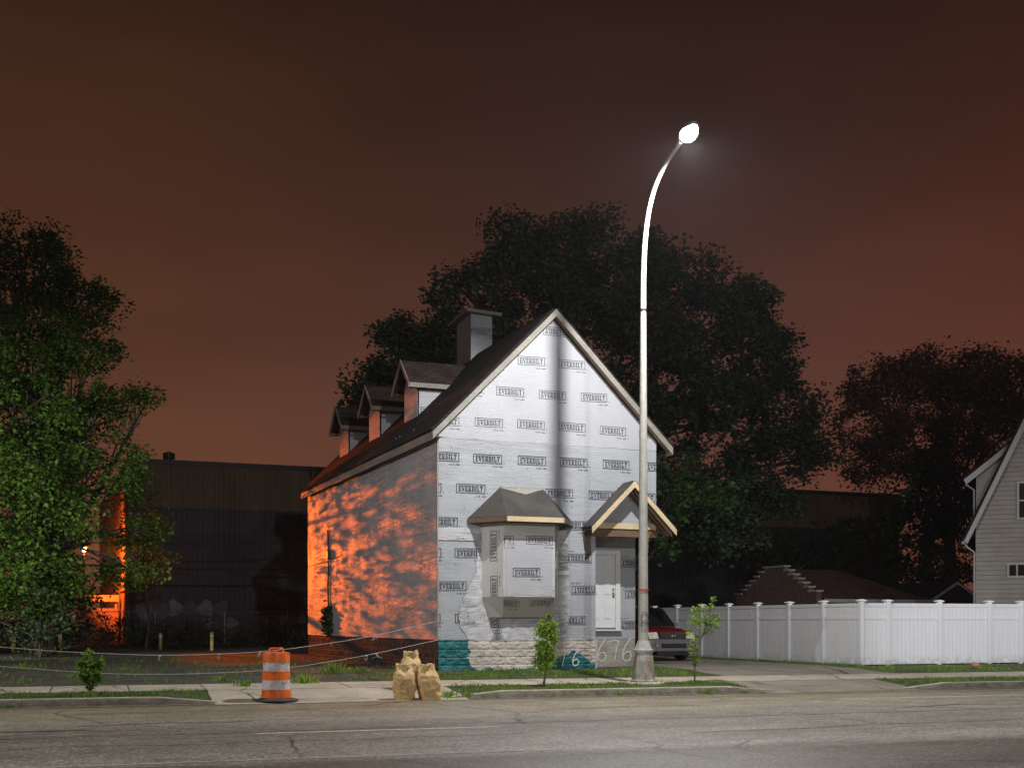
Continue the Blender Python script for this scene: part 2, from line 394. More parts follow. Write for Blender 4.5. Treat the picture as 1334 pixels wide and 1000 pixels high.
# ------------------------------------------------------------------ terrain, road, paving
KL = Ukerb(282); KM0, KM1 = Ukerb(588), Ukerb(1010); KR = Ukerb(1182)
def kerb_up(u):                 # 1 where the kerb stands, 0 at the dropped aprons
    def s(a, b, x): t_ = min(1, max(0, (x-a)/(b-a))); return t_*t_*(3-2*t_)
    return max(1-s(KL-1.1, KL+.1, u), s(KM0-.1, KM0+1.1, u)*(1-s(KM1-1.1, KM1+.1, u)), s(KR-.1, KR+1.1, u))
def H(u, v):
    if v <= 0: return 0.0
    k = .035+.115*kerb_up(u)
    if v < 1.7: return k+(.175-k)*max(0, min(1, (v-.15)/1.4)) if kerb_up(u) < 1 else .15+.025*v/1.7
    if v < 3.6: return .175+.02*(v-1.7)
    return min(.32, .213+.05*(v-3.6))
def sheet(name, u0, u1, v0, v1, dz, mat, du=.5, dv=.25, edge=0.0, thick=0, rough_z=0, lip=False):
    nu = max(1, int((u1-u0)/du)); nv = max(1, int((v1-v0)/dv)); m = MB()
    for i in range(nu+1):
        for j in range(nv+1):
            u = u0+(u1-u0)*i/nu; v = v0+(v1-v0)*j/nv
            if edge and j in (0, nv): v += edge*noise.noise(Vector((u*1.7, j, 3)))
            if edge and i in (0, nu): u += edge*noise.noise(Vector((v*1.7, i, 7)))
            z = H(u, max(v, .16))+dz+rough_z*noise.noise(Vector((u*.8, v*.8, 1)))
            if lip and v < .3: z = .006+(z-.006)*max(0, min(1, (v+.30)/.6))**.8
            m.v.append(tuple(ST(u, v, z)))
    for i in range(nu):
        for j in range(nv):
            a = i*(nv+1)+j; m.f.append((a, a+nv+1, a+nv+2, a+1)); m.m.append(0)
    o = m.build(name, mat, smooth=True); tag(o, kind='structure'); return o
m = MB(); m.face([(-900,-700,-.03),(1100,-700,-.03),(1100,1300,-.03),(-900,1300,-.03)])
tag(m.build('ground', M['ground']), kind='structure')
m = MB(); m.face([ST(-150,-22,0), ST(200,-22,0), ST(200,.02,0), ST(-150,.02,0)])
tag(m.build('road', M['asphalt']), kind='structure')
m = MB(); m.face([ST(-150,-60,.1), ST(200,-60,.1), ST(200,-22,.1), ST(-150,-22,.1)]); m.face([ST(-150,-22,.1), ST(200,-22,.1), ST(200,-22,-.02), ST(-150,-22,-.02)])
tag(m.build('pavement_near', M['concrete']), kind='structure')
sheet('yard_ground', -25, 36, .15, 6.2, -.012, M['lot'], .25, .2)
m = MB(); z_ = .314
for a, b, c_, d in ((-400,-25,.15,6.2), (36,400,.15,6.2)): m.face([ST(a,c_,.15), ST(b,c_,.15), ST(b,d,z_), ST(a,d,z_)])
m.face([ST(-400,6.2,z_), ST(400,6.2,z_), ST(400,700,z_), ST(-400,700,z_)])
tag(m.build('terrain', M['lot']), kind='structure')
sheet('sidewalk', -25, 36, 1.7, 3.55, .008, M['concrete'], .5, .3, .05)
m = MB()                         # joints of the sidewalk
for k in range(-16, 24):
    u = k*1.52+.3; m.face([ST(u,1.72,H(u,1.72)+.012), ST(u+.022,1.72,H(u,1.72)+.012), ST(u+.022,3.5,H(u,3.5)+.012), ST(u,3.5,H(u,3.5)+.012)])
tag(m.build('sidewalk_joints', M['tar']), kind='structure')
sheet('apron_left', KL-.05, KM0+.3, -.34, 1.75, .002, M['concrete'], .25, .12, .03, lip=True)
sheet('apron_right', KM1-.4, KR+.2, -.34, 1.75, .002, M['drive'], .25, .12, .03, lip=True)
for nm, a, b in (('verge_left', -25, KL-.1), ('verge_middle', KM0+.2, KM1-.3), ('verge_right', KR+.1, 36)):
    sheet(nm, a, b, .15, 1.72, .0, M['soil'], .25, .2)
ud0 = UV(16.5, 29)[0]
sheet('driveway', ud0+.1, ud0+5.2, 3.5, 30, .004, M['drive'], .5, .5, .15)
sheet('house_lawn', UV(9.9, 30)[0]-2.2, ud0+.4, 3.5, 7.2, .001, M['soil'], .5, .25, .1)
sheet('fence_lawn', ud0+5.0, 36, 3.6, 6.6, .003, M['soil'], .5, .3, .12)
sheet('fence_lawn_strip', ud0+5.1, ud0+6.6, 6.4, 24, .003, M['soil'], .5, .3, .12)
def kerb(name, a, b, taper0, taper1):
    m = MB(); n = int((b-a)/.35)
    for i in range(n+1):
        u = a+(b-a)*i/n; k = 1.0
        if taper0: k = min(k, .12+.88*min(1, (u-a)/1.1))
        if taper1: k = min(k, .12+.88*min(1, (b-u)/1.1))
        h = .03+.122*k; w_ = .012*noise.noise(Vector((u*3, 0, 5)))
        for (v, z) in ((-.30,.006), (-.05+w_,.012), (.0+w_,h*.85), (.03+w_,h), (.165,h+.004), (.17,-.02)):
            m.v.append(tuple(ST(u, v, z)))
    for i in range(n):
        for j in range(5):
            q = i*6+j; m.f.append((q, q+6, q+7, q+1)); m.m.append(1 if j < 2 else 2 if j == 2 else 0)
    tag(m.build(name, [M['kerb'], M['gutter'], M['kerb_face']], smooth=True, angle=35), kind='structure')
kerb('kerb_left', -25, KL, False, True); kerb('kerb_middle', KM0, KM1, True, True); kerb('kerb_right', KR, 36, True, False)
m = MB()
def strip(m, u0, u1, v, w_, z, wob=0.0, mat=0, step=.3, drift=0.0):
    n = max(2, int(abs(u1-u0)/step)); L = []
    for i in range(n+1):
        u = u0+(u1-u0)*i/n; vv = v+drift*i/n+wob*noise.noise(Vector((u*.5, v*5, 2)))+wob*.3*noise.noise(Vector((u*2.5, v*5, 8)))
        ww = w_*(1+(.7*noise.noise(Vector((u*3, v, 4))) if wob else 0)); L.append((ST(u, vv-ww/2, z), ST(u, vv+ww/2, z)))
    for a, b in zip(L, L[1:]): m.face([a[0], b[0], b[1], a[1]], mat)
strip(m, Ukerb(333,-6.8), Ukerb(650,-6.8), -6.8, .11, .004)
strip(m, Ukerb(1090,-2.6), Ukerb(1390,-2.6), -2.6, .10, .004)
strip(m, -20, Ukerb(760,-10.2), -10.2, .10, .004, .05, 1)
strip(m, Ukerb(278,-4.2), Ukerb(560,-4.2), -4.2, .07, .004, .03, 1)
tag(m.build('road_markings', [M['paint'], M['paint_faint']]), kind='structure')
m = MB()
for (p0, p1, v, w_, wob, dr) in ((0,560,-6.6,.03,.3,.1), (-200,700,-8.2,.025,.35,.2), (650,1500,-6.2,.03,.25,.3), (900,1600,-8.6,.035,.5,.8),
                             (60,330,-4.6,.05,.5,.2), (0,120,-5.4,.10,.3,.1), (1150,1420,-5.0,.05,.3,.1), (700,1050,-3.4,.035,.25,.1), (100,420,-2.1,.03,.2,0), (820,1334,-1.0,.03,.12,0)):
    strip(m, Ukerb(p0, v), Ukerb(p1, v), v, w_, .005, wob, 0, .15, dr)
for (px, v0, v1, w_) in ((735,-6.6,-6.1,.015), (480,-1.5,-.4,.015)):
    u = Ukerb(px, v0); prev = None
    for i in range(14):
        v = v0+(v1-v0)*i/13; uu = u+.9*(i/13)+.12*noise.noise(Vector((v*2, px, 0)))
        q = (ST(uu, v, .007), ST(uu+w_*2, v, .007))
        if prev: m.face([prev[0], prev[1], q[1], q[0]])
        prev = q
tag(m.build('road_crack_seal', M['tar']), kind='structure')
# grass ------------------------------------------------------------
rng = np.random.default_rng(3)
def blades(areas, hmin, hmax, w_, name, mat, mask=None):
    P = []
    for (u0, u1, v0, v1, dens) in areas:
        n = int((u1-u0)*(v1-v0)*dens)
        U = rng.uniform(u0, u1, n); V = rng.uniform(v0, v1, n)
        for u, v in zip(U, V):
            q = noise.noise(Vector((u*1.3, v*1.3, 11)))+.6*noise.noise(Vector((u*4, v*4, 5)))
            edge = min(v-v0, v1-v, .12)/.12
            if q < -.22-(0 if mask is None else mask)+ (1-edge)*.25: continue
            p = ST(u, v); z = H(u, v)-.004; h = random.uniform(hmin, hmax)*(1+.8*max(-.5, q)); a = random.uniform(0, 6.28)
            dx, dy = math.cos(a)*w_, math.sin(a)*w_; lx, ly = random.gauss(0, .45)*h, random.gauss(0, .45)*h
            P.append([(p.x-dx,p.y-dy,z), (p.x+dx,p.y+dy,z), (p.x+lx*.5+dx*.7,p.y+ly*.5+dy*.7,z+h*.6), (p.x+lx,p.y+ly,z+h)])
    o = quads_object(name, np.array(P), mat); tag(o, {'grass': 'short green grass along the kerb, the house and the fence', 'weeds': 'sparse weed tufts scattered over the dark gravel lot'}[name], 'grass', kind='stuff'); return o
hl = UV(9.9, 30)[0]
blades([(-3.5, KL-.1, .2, 1.65, 420), (KM0+.3, KM1-.6, .2, 1.65, 420), (KR+.2, 24, .2, 1.6, 260), (hl-1.5, ud0-.3, 3.6, 6.1, 300),
        (ud0+5.2, 27, 3.8, 5.6, 330), (ud0+5.4, ud0+6.5, 5.6, 17, 260)], .035, .085, .007, 'grass', M['grass'])
blades([(-8, hl-1.2, 3.6, 7, 70), (-12, hl, 7, 22, 30)], .03, .09, .010, 'weeds', M['grass'], mask=-.35)
def clump(name, label, u, v, n, h, sp, mat='leaf_weed', lw=.018, group=None):
    p = ST(u, v, H(u, v)-.01); P = []
    for i in range(n):
        a = random.uniform(0, 6.28); r = abs(random.gauss(0, sp)); x, y = p.x+r*math.cos(a), p.y+r*math.sin(a); hh = h*random.uniform(.4, 1)*(1-.3*r/sp/2)
        z = p.z; b = random.uniform(0, 6.28); dx, dy = math.cos(b)*lw, math.sin(b)*lw; l = random.uniform(.2,.7)*hh
        P.append([(x-dx*.4,y-dy*.4,z), (x+dx*.4,y+dy*.4,z), (x+math.cos(a)*l*.5+dx, y+math.sin(a)*l*.5+dy, z+hh*.65), (x+math.cos(a)*l, y+math.sin(a)*l, z+hh)])
    return tag(quads_object(name, np.array(P), M[mat]), label, 'weed', group)
for (px, v, n, h, s_, lab) in ((608,.02,60,.1,.1,'small weed tuft in the gutter left of the street lamp base'), (806,-.05,60,.13,.11,'weed tuft on the kerb face just left of the lamp pole'),
                       (835,-.1,50,.11,.1,'weed tuft in the gutter directly below the lamp pole'), (870,-.02,40,.09,.13,'low weed tuft in the gutter right of the lamp pole'),
                       (922,-.1,90,.15,.14,'largest weed tuft in the gutter near the thin sapling'), (968,-.05,50,.09,.12,'weed tuft where the kerb drops to the driveway'),
                       (584,.15,120,.18,.22,'weeds beside the right paper bag at the kerb end'), (16,-.05,60,.12,.12,'weed tuft at the far left kerb'),
                       (718,-.02,40,.14,.05,'single weed growing from the kerb joint below the leafy sapling')):
    clump('weed_tuft', lab, Ukerb(px, v), v, n, h, s_, group='weed tufts along the kerb')
for (px, py, n, h, s_, lab) in ((398,889,110,.3,.16,'weed clump right of the traffic drum behind the sidewalk'), (436,882,110,.34,.22,'weed clump between drum and bags, tallest on the lot'),
                        (318,892,80,.22,.14,'weed clump just left of the traffic drum'), (290,888,70,.16,.14,'small weed clump on the lot between shrub and drum'),
                        (166,878,90,.16,.25,'weed patch on the lot right of the kerb shrub'), (470,880,80,.2,.2,'weed clump behind the paper bags'), (30,876,90,.2,.25,'weed patch at the left edge of the lot')):
    g = onG(px, py, .22); u, v = UV(g.x, g.y); clump('lot_weed', lab, u, v, n, h, s_, group='weed clumps on the gravel lot')
m = MB(); g = onG(838, 904, 0.01); m.face([g, g+Vector((.09,.01,.01)), g+Vector((.1,.06,.03)), g+Vector((.02,.05,.005))]); m.face([g, g+Vector((.02,.05,.005)), g+Vector((-.03,.04,.035))])
tag(m.build('litter', simple('litter_paper', (.8,.8,.8))), 'scrap of white paper lying in the gutter below the lamp pole', 'litter')
# ------------------------------------------------------------------ printed lettering on the wrap
def q(*a): return [tuple(a[i:i+2]) for i in range(0, len(a), 2)]
def rect(x0, y0, x1, y1): return [(x0,y0),(x1,y0),(x1,y1),(x0,y1)]
S1 = .13
def gE(): return .74, [rect(0,0,.1,S1), rect(.1,0,.32,1), rect(0,1-S1,.1,1), rect(.32,1-S1,.7,1), rect(.6,.68,.7,1-S1), rect(.32,.44,.56,.56), rect(.32,0,.7,S1), rect(.6,S1,.7,.32)]
def gV(): return .9, [q(.1,1-S1,.34,1-S1,.55,.05,.38,0), q(.72,1-S1,.84,1-S1,.52,0,.42,0), rect(0,1-S1,.44,1), rect(.6,1-S1,.94,1)]
def gR(): return .86, [rect(0,0,.44,S1), rect(.1,S1,.32,1-S1), rect(0,1-S1,.6,1), q(.6,1,.78,.88,.62,.80,.6,.87), q(.62,.80,.78,.88,.78,.60,.62,.66), q(.32,.44,.62,.44,.78,.6,.62,.66), q(.38,.44,.6,.44,.76,.1,.56,.1), rect(.56,0,.88,.1)]
def gB(): return .82, [rect(0,0,.58,S1), rect(.1,S1,.32,1-S1), rect(0,1-S1,.58,1), q(.58,1,.74,.88,.6,.8,.58,.87), q(.6,.8,.74,.88,.74,.64,.6,.66), q(.32,.46,.64,.46,.74,.64,.6,.66), q(.64,.46,.8,.36,.64,.34,.5,.46), q(.64,.34,.8,.36,.8,.14,.62,.18), q(.62,.18,.8,.14,.58,0,.58,.13)]
def gI(): return .46, [rect(0,0,.42,S1), rect(.1,S1,.32,1-S1), rect(0,1-S1,.42,1)]
def gL(): return .72, [rect(0,0,.68,S1), rect(.1,S1,.32,1-S1), rect(0,1-S1,.42,1), rect(.58,S1,.68,.36)]
def gT(): return .78, [rect(.2,0,.56,S1), rect(.28,S1,.5,1-S1), rect(0,1-S1,.76,1), rect(0,.66,.1,1-S1), rect(.66,.66,.76,1-S1)]
def logo_polys():
    out = []; x = 0
    for g in (gE, gV, gE, gR, gB, gI, gL, gT):
        w_, ps = g()
        for p in ps: out.append([(a+x, b) for a, b in p])
        x += w_+.10
    W_ = x-.10; s = .66/W_; hh = .145
    out = [[(a*s-.33, b*hh-hh/2) for a, b in p] for p in out]
    X, Y, t_ = .395, .117, .014
    out += [rect(-X,Y-t_,X,Y), rect(-X,-Y,X,-Y+t_), rect(-X,-Y+t_,-X+t_,Y-t_), rect(X-t_,-Y+t_,X,Y-t_), rect(X+.045,-Y,X+.065,-Y+.02)]
    for k, wd in enumerate((.03,.025,.05,.0,.03,.045,.035)):
        if wd: out.append(rect(.13+k*.042, -Y-.085, .13+k*.042+wd*.75, -Y-.062))
    return out
LOGO = logo_polys()
def clip(poly, reg):
    for i in range(len(reg)):
        (ax, ay), (bx, by) = reg[i], reg[(i+1) % len(reg)]; out = []
        side = lambda p: (bx-ax)*(p[1]-ay)-(by-ay)*(p[0]-ax)
        for j in range(len(poly)):
            p, q_ = poly[j], poly[(j+1) % len(poly)]; sp, sq_ = side(p), side(q_)
            if sp >= 0: out.append(p)
            if (sp < 0) != (sq_ < 0):
                k = sp/(sp-sq_); out.append((p[0]+(q_[0]-p[0])*k, p[1]+(q_[1]-p[1])*k))
        poly = out
        if len(poly) < 3: return None
    return poly
def decals(m, O, ux, uy, nrm, items, regions, mat, off=.004):
    O, ux, uy, nrm = Vector(O), Vector(ux).normalized(), Vector(uy).normalized(), Vector(nrm).normalized()
    for it in items:
        p, rot, sc = it[0], R(it[1]), it[2]; d = Vector(p)-O; cx, cy = d.dot(ux)+random.uniform(-.025,.025), d.dot(uy)+random.uniform(-.012,.012); rot += random.uniform(-.018,.018); mt = it[3] if len(it) > 3 else mat
        for i, pl in enumerate(LOGO):
            pl = [((a*math.cos(rot)-b*math.sin(rot))*sc+cx, (a*math.sin(rot)+b*math.cos(rot))*sc+cy) for a, b in pl]
            for rg in regions:
                c = clip(pl, rg)
                if c: m.face([O+ux*a+uy*b+nrm*(off+i*.00004) for a, b in c], mt)
# ------------------------------------------------------------------ the house
HX0, HX1, HY0, HY1 = 9.97, 16.40, 30.6, 46.5
RX, RZ = 13.22, 9.98            # ridge
EZ = 6.50; ZF = 1.13; ZG = .30  # eave edge, foundation top, ground
AX, AY = 14.52, 31.9            # entry alcove
house = tag(empty('house', (13.2, 38.5, ZG)), 'gabled house wrapped in white printed building wrap, with orange light on its side', 'house')
def grid_wall(m, O, ux, uy, L, Hh, nx, ny, disp, nrm, mat=0, top=None):
    O, ux, uy, nrm = map(Vector, (O, ux, uy, nrm)); b = len(m.v)
    for i in range(nx+1):
        for j in range(ny+1):
            a, c = L*i/nx, Hh*j/ny
            m.v.append(tuple(O+ux*a+uy*c+nrm*disp(a, c)))
    for i in range(nx):
        for j in range(ny):
            q_ = b+i*(ny+1)+j; m.f.append((q_, q_+ny+1, q_+ny+2, q_+1))
            m.m.append(mat(L*(i+.5)/nx, Hh*(j+.5)/ny) if callable(mat) else mat)
# foundation: rock-faced block with paint
def block_disp(bl, bh, amp):
    def d(a, c):
        row = int(c/bh); aa = a+(bl/2 if row % 2 else 0); fx = (aa % bl)/bl; fy = (c % bh)/bh
        e_ = min(fx*bl, (1-fx)*bl, fy*bh*1.1, (1-fy)*bh*1.1)/.03
        e_ = min(1, e_); k = noise.fractal(Vector((a*7, c*9, 2)), 1.0, 2.0, 4)
        return e_*amp*(.75+.75*k)
    return d
def paint_front(a, c):
    x = a; n_ = .10*noise.noise(Vector((a*6, c*6, 1)))+.05*noise.noise(Vector((a*19, c*19, 3)))
    if x < .85+n_+.35*max(0, .42-c): return 1
    if c < .10+n_*1.2: return 1
    cx = 3.75; r_ = ((x-cx)/.78)**2
    if c < .52*max(0, 1-abs(x-cx-.1)/.95)+n_+.05 and 2.9 < x < 4.6: return 1
    return 0
m = MB(); grid_wall(m, (HX0, HY0-.01, ZG-.05), (1,0,0), (0,0,1), AX-HX0, ZF-ZG+.05, 190, 36, block_disp(.42,.205,.035), (0,-1,0), paint_front)
m.box((HX0+.01, HY0+.02, ZG-.1), (AX-.01, HY0+.25, ZF-.005), 0)
def strokes(m, O, ux, uy, nrm, path, w_, mat):
    O, ux, uy, nrm = map(Vector, (O, ux, uy, nrm)); pts = [Vector(p) for p in path]
    for i in range(len(pts)-1):
        a, b = pts[i], pts[i+1]; d = (b-a).normalized(); n_ = Vector((-d.y, d.x))*w_/2
        a2, b2 = a-d*w_*.3, b+d*w_*.3
        m.face([O+ux*p.x+uy*p.y+nrm*(i*.0003) for p in (a2-n_, b2-n_, b2+n_, a2+n_)], mat)
def six(x, y, s): return [(x+.42*s, y+1.05*s), (x+.18*s, y+.75*s), (x+.02*s, y+.38*s), (x+.05*s, y+.1*s), (x+.2*s, y), (x+.38*s, y+.08*s), (x+.46*s, y+.28*s), (x+.36*s, y+.45*s), (x+.18*s, y+.42*s), (x+.05*s, y+.28*s)]
def seven(x, y, s): return [(x-.02*s, y+.9*s), (x+.28*s, y+.96*s), (x+.48*s, y+.9*s), (x+.34*s, y+.45*s), (x+.24*s, y)]
FO = ((HX0, HY0-.075, ZG), (1,0,0), (0,0,1), (0,-1,0))
strokes(m, *FO, seven(3.42,.10,.42), .028, 4); strokes(m, *FO, six(3.82,.10,.42), .03, 4)
m.build('foundation', [M['stone_white'], M['stone_teal'], M['stone_grey'], M['stone_dark'], M['spray']], house)
m = MB(); grid_wall(m, (AX, AY-.01, ZG-.05), (1,0,0), (0,0,1), HX1-AX, ZF-ZG+.05, 60, 26, block_disp(.62,.41,.012), (0,-1,0), 0)
m.box((AX, AY, ZG-.1), (HX1, AY+.2, ZF-.005), 0); m.box((AX-.24, HY0+.03, ZG-.1), (AX-.003, AY, ZF-.005), 0)
m.box((AX-.02, HY0-.06, ZG-.1), (AX+.02, HY0+.1, ZF-.002), 1)
FO = ((AX, AY-.032, ZG), (1,0,0), (0,0,1), (0,-1,0))
strokes(m, *FO, six(.66,.16,.60), .032, 2); strokes(m, *FO, seven(1.06,.2,.60), .032, 2); strokes(m, *FO, six(1.46,.16,.64), .04, 2)
m.build('foundation', [M['stone_grey'], M['stone_white'], M['spray']], house)
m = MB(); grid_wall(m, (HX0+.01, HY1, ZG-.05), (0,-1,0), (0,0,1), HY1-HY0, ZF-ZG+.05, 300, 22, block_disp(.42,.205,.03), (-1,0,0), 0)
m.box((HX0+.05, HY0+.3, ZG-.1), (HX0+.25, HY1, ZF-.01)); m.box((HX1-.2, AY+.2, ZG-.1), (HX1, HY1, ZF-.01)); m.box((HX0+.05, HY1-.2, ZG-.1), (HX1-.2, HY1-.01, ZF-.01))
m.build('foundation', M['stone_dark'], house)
# gable outline under the roof: 45 degree slopes
def rz(x): return RZ-.16-abs(x-RX)
def sheet_poly(xs, z0, y, zcap=None):
    pass
m = MB()
# structural core behind the wrap
core = [(HX0+.03, HY0+.03, ZF), (AX-.02, HY0+.03, ZF), (AX-.02, HY0+.03, 4.15), (HX1-.03, HY0+.03, 4.15), (HX1-.03, HY0+.03, rz(HX1)-.02), (RX, HY0+.03, RZ-.2), (HX0+.03, HY0+.03, rz(HX0)-.02)]
m.prism(core, (0, .15, 0), 0)
m.box((HX1-.03, HY0+.2, 4.15), (HX1, AY+.3, rz(HX1)-.05), 0)
m.box((HX1-.05, AY+.21, ZF), (HX1-.003, HY1, 4.149), 0); m.box((HX1-.05, AY+.3, 4.151), (HX1-.003, HY1, 6.4), 0)
m.prism([(HX0+.04, HY1-.2, ZF), (HX1-.06, HY1-.2, ZF), (HX1-.06, HY1-.2, rz(HX1)), (RX, HY1-.2, RZ-.25), (HX0+.04, HY1-.2, rz(HX0)-.1)], (0,.15,0), 0)
m.build('wall', M['wrap_lo'], house)
zs = 6.42                       # hem of the upper sheet
m = MB()
n_ = 60                         # wavy hem
hem = [(HX0+(HX1-HX0)*i/n_, zs+.03*noise.noise(Vector((i*.35, 0, 0)))-.02*i/n_) for i in range(n_+1)]
up = [(x, HY0-.012, z) for x, z in hem]+[(HX1, HY0-.012, rz(HX1)), (RX, HY0-.012, RZ-.16)]
m.face(up, 0)
for i in range(n_): m.face([(hem[i][0], HY0-.012, hem[i][1]), (hem[i][0], HY0+.02, hem[i][1]), (hem[i+1][0], HY0+.02, hem[i+1][1]), (hem[i+1][0], HY0-.012, hem[i+1][1])], 0)
regU = [(HX0, zs-.0), (HX1, zs-.02), (HX1, rz(HX1)), (RX, RZ-.16), (HX0, rz(HX0))]
P_ = lambda x, y: onY(x, y, HY0-.012)
up_items = [(P_(x, y), 0, 1.0) for x, y in ((692,470),(746,475),(610,505),(665,510),(720,514),(774,518),(825,523),(580,548),(636,550.5),(692,553),(746,557),(799,561),(849,565))]+[(P_(724,432), 180, 1.0)]
decals(m, (0, HY0-.012, 0), (1,0,0), (0,0,1), (0,-1,0), up_items, [regU], 1)
m.build('wrap_sheet', [M['wrap_up'], M['ink']], house)
m = MB()
def fdisp(a, c):
    b_ = noise.noise(Vector((a*1.1-c*.5, c*3.2, 9)))
    return .006+.010*noise.noise(Vector((a*.8, c*5+a*.4, 3)))*max(0, .5+b_)+.004*noise.noise(Vector((a*2, c*9+a, 6)))
grid_wall(m, (HX0, HY0, ZF), (1,0,0), (0,0,1), AX-HX0, 4.15-ZF, 130, 90, fdisp, (0,-1,0), 0)
grid_wall(m, (HX0, HY0, 4.15), (1,0,0), (0,0,1), HX1-HX0, zs-4.15, 180, 70, lambda a, c: fdisp(a, c+4.15-ZF), (0,-1,0), 0)
m.box((HX0+.0, HY0+.0, ZF-.012), (AX, HY0+.02, ZF-.001), 0)
P_ = lambda x, y: onY(x, y, HY0)
lo_items = [(P_(x, y), 0, 1.03) for x, y in ((578,594),(635,597),(692,599.5),(748,602.5),(803,605.5),(857,608),(555,635),(613,636.5),(729,642.5),(784,645),(836,648),(578,679),(746,684.5),(555,719),(612,719.5),(589,763),(553,805),(611,805)) ]
lo_items += [(P_(x, y), 180, 1.0) for x, y in ((752,727),(761,768.5),(744,808))]
regL = [[(HX0, ZF), (AX, ZF), (AX, 4.15), (HX0, 4.15)], [(HX0, 4.15), (HX1, 4.15), (HX1, zs-.05), (HX0, zs-.05)]]
decals(m, (0, HY0-.02, 0), (1,0,0), (0,0,1), (0,-1,0), lo_items, regL, 1, .003)
for i in range(34):             # nail and staple marks
    x, z = random.uniform(HX0+.3, HX1-.4), random.uniform(4.5, 6.2) if i % 2 else random.uniform(1.3, 4)
    if x > AX-.2 and z < 4.3: continue
    m.face([(x, HY0-.024, z), (x+.02, HY0-.024, z), (x+.02, HY0-.024, z+.02), (x, HY0-.024, z+.02)], 1)
m.build('wrap_sheet', [M['wrap_lo'], M['ink']], house, smooth=True)
m = MB(); e_ = [(HX0+(11.15-HX0)*i/20, 3.74+.03*noise.noise(Vector((i*.5, 3, 0)))) for i in range(21)]
m.face([(x, HY0-.034, z) for x, z in e_]+[(11.15, HY0-.034, 4.06), (HX0+.3, HY0-.034, 4.09), (HX0, HY0-.034, 4.05)]); m.build('wrap_tape', M['wrap_film'], house)
# alcove skins
m = MB()
grid_wall(m, (AX, AY, ZF), (1,0,0), (0,0,1), HX1-AX, 4.12-ZF, 50, 60, lambda a, c: .01+.02*noise.noise(Vector((a*1.5, c*4, 1)))*(1 if c > 2.2 else .3), (0,-1,0), 0)
P_ = lambda x, y: onY(x, y, AY)
decals(m, (0, AY-.02, 0), (1,0,0), (0,0,1), (0,-1,0), [(P_(824,734), 180, 1), (P_(829,773), 180, 1), (P_(822,813), 180, 1), (P_(796,813), 180, .0001)], [[(15.93, ZF), (HX1, ZF), (HX1, 4.1), (15.93, 4.1)]], 1, .012)
m.box((AX-.018, HY0+.2, ZF), (AX+.004, AY, 4.13), 0); m.box((AX+.01, HY0+.2, 4.12), (HX1-.04, AY+.1, 4.149), 2)
m.box((HX1-.02, AY-.015, ZF), (HX1+.006, AY+.3, 4.1), 0)
m.build('alcove_wall', [M['wrap_lo'], M['ink'], M['wood_under']], house, smooth=False)
# long side wall
m = MB()
def sdisp(a, c):                # a runs from the back towards the street corner
    s = a/15.9; d = c-.22*a
    f = noise.noise(Vector((a*.35, (c-.16*a)*3.6, 4)))+.5*noise.noise(Vector((a*.8, (c-.2*a)*8, 7)))
    g = noise.noise(Vector((a*.9, c*.9, 2)))
    return .02+.019*f*(.35+.9*max(0, s))*(.7+.6*g)+.003*noise.noise(Vector((a*6, c*2, 1)))
grid_wall(m, (HX0-.012, HY1, ZF), (0,-1,0), (0,0,1), HY1-HY0, 6.5-ZF, 320, 130, sdisp, (-1,0,0), 0)
m.build('side_wall', M['wrap_side'], house, smooth=True)
m = MB(); m.box((HX0-.035, HY0-.03, ZF), (HX0+.01, HY0+.015, 6.45)); m.build('corner_board', M['wood_old'], house)
# roof
YF, YB = HY0-.32, HY1+.25; XL, XR = 9.76, 16.74
m = MB(); zl, zr_ = RZ-(RX-XL), RZ-(XR-RX)
m.slab([(XL,YF+.04,zl), (RX,YF+.04,RZ), (RX,YB,RZ), (XL,YB,zl)][::-1], .09)
m.slab([(RX,YF+.04,RZ), (XR,YF+.04,zr_), (XR,YB,zr_), (RX,YB,RZ)][::-1], .09)
# exposed shingle courses on the left slope
k = 0
while k < 32:
    x0 = XL+(RX-XL)*k/32; x1 = XL+(RX-XL)*(k+1)/32; z0, z1 = RZ-(RX-x0), RZ-(RX-x1)
    m.face([(x0-.004, YF+.05, z0+.024), (x1-.004, YF+.05, z1+.008), (x1-.004, YB, z1+.008), (x0-.004, YB, z0+.024)][::-1])
    m.face([(x0-.004, YF+.05, z0+.004), (x0-.004, YF+.05, z0+.024), (x0-.004, YB, z0+.024), (x0-.004, YB, z0+.004)][::-1]); k += 1
m.tube([(RX, YF+.05, RZ+.01), (RX, YB, RZ+.01)], .045, 6)
m.build('roof', M['shingle'], house)
m = MB()                        # underside of the gable overhang
m.slab([(XL+.06,YF+.05,zl-.05), (RX,YF+.05,RZ-.11), (RX,HY0-.02,RZ-.11), (XL+.06,HY0-.02,zl-.05)][::-1], .02)
m.slab([(RX,YF+.05,RZ-.11), (XR-.06,YF+.05,zr_-.05), (XR-.06,HY0-.02,zr_-.05), (RX,HY0-.02,RZ-.11)][::-1], .02)
m.build('soffit', M['wood_under'], house)
def rake(x0, z0, x1, z1, y, w_, th, mat, nm='rake_board'):
    m = MB(); m.prism([(x0,y,z0+.03), (x1,y,z1+.03), (x1,y,z1-w_), (x0,y,z0-w_)], (0,th,0)); return m.build(nm, mat, house, bevel=.006)
rake(XL-.03, zl-.03, RX, RZ, YF, .17, .045, M['wood_old']); rake(RX, RZ, XR+.03, zr_-.03, YF, .17, .045, M['wood_old'])
m = MB(); m.box((XL-.035, YF+.05, zl-.20), (XL-.005, YB, zl+.01)); m.build('fascia', M['wood_old'], house, bevel=.005)
m = MB(); m.box((XR+.005, YF+.05, zr_-.20), (XR+.035, YB, zr_+.01)); m.build('fascia', M['wood_old'], house, bevel=.005)
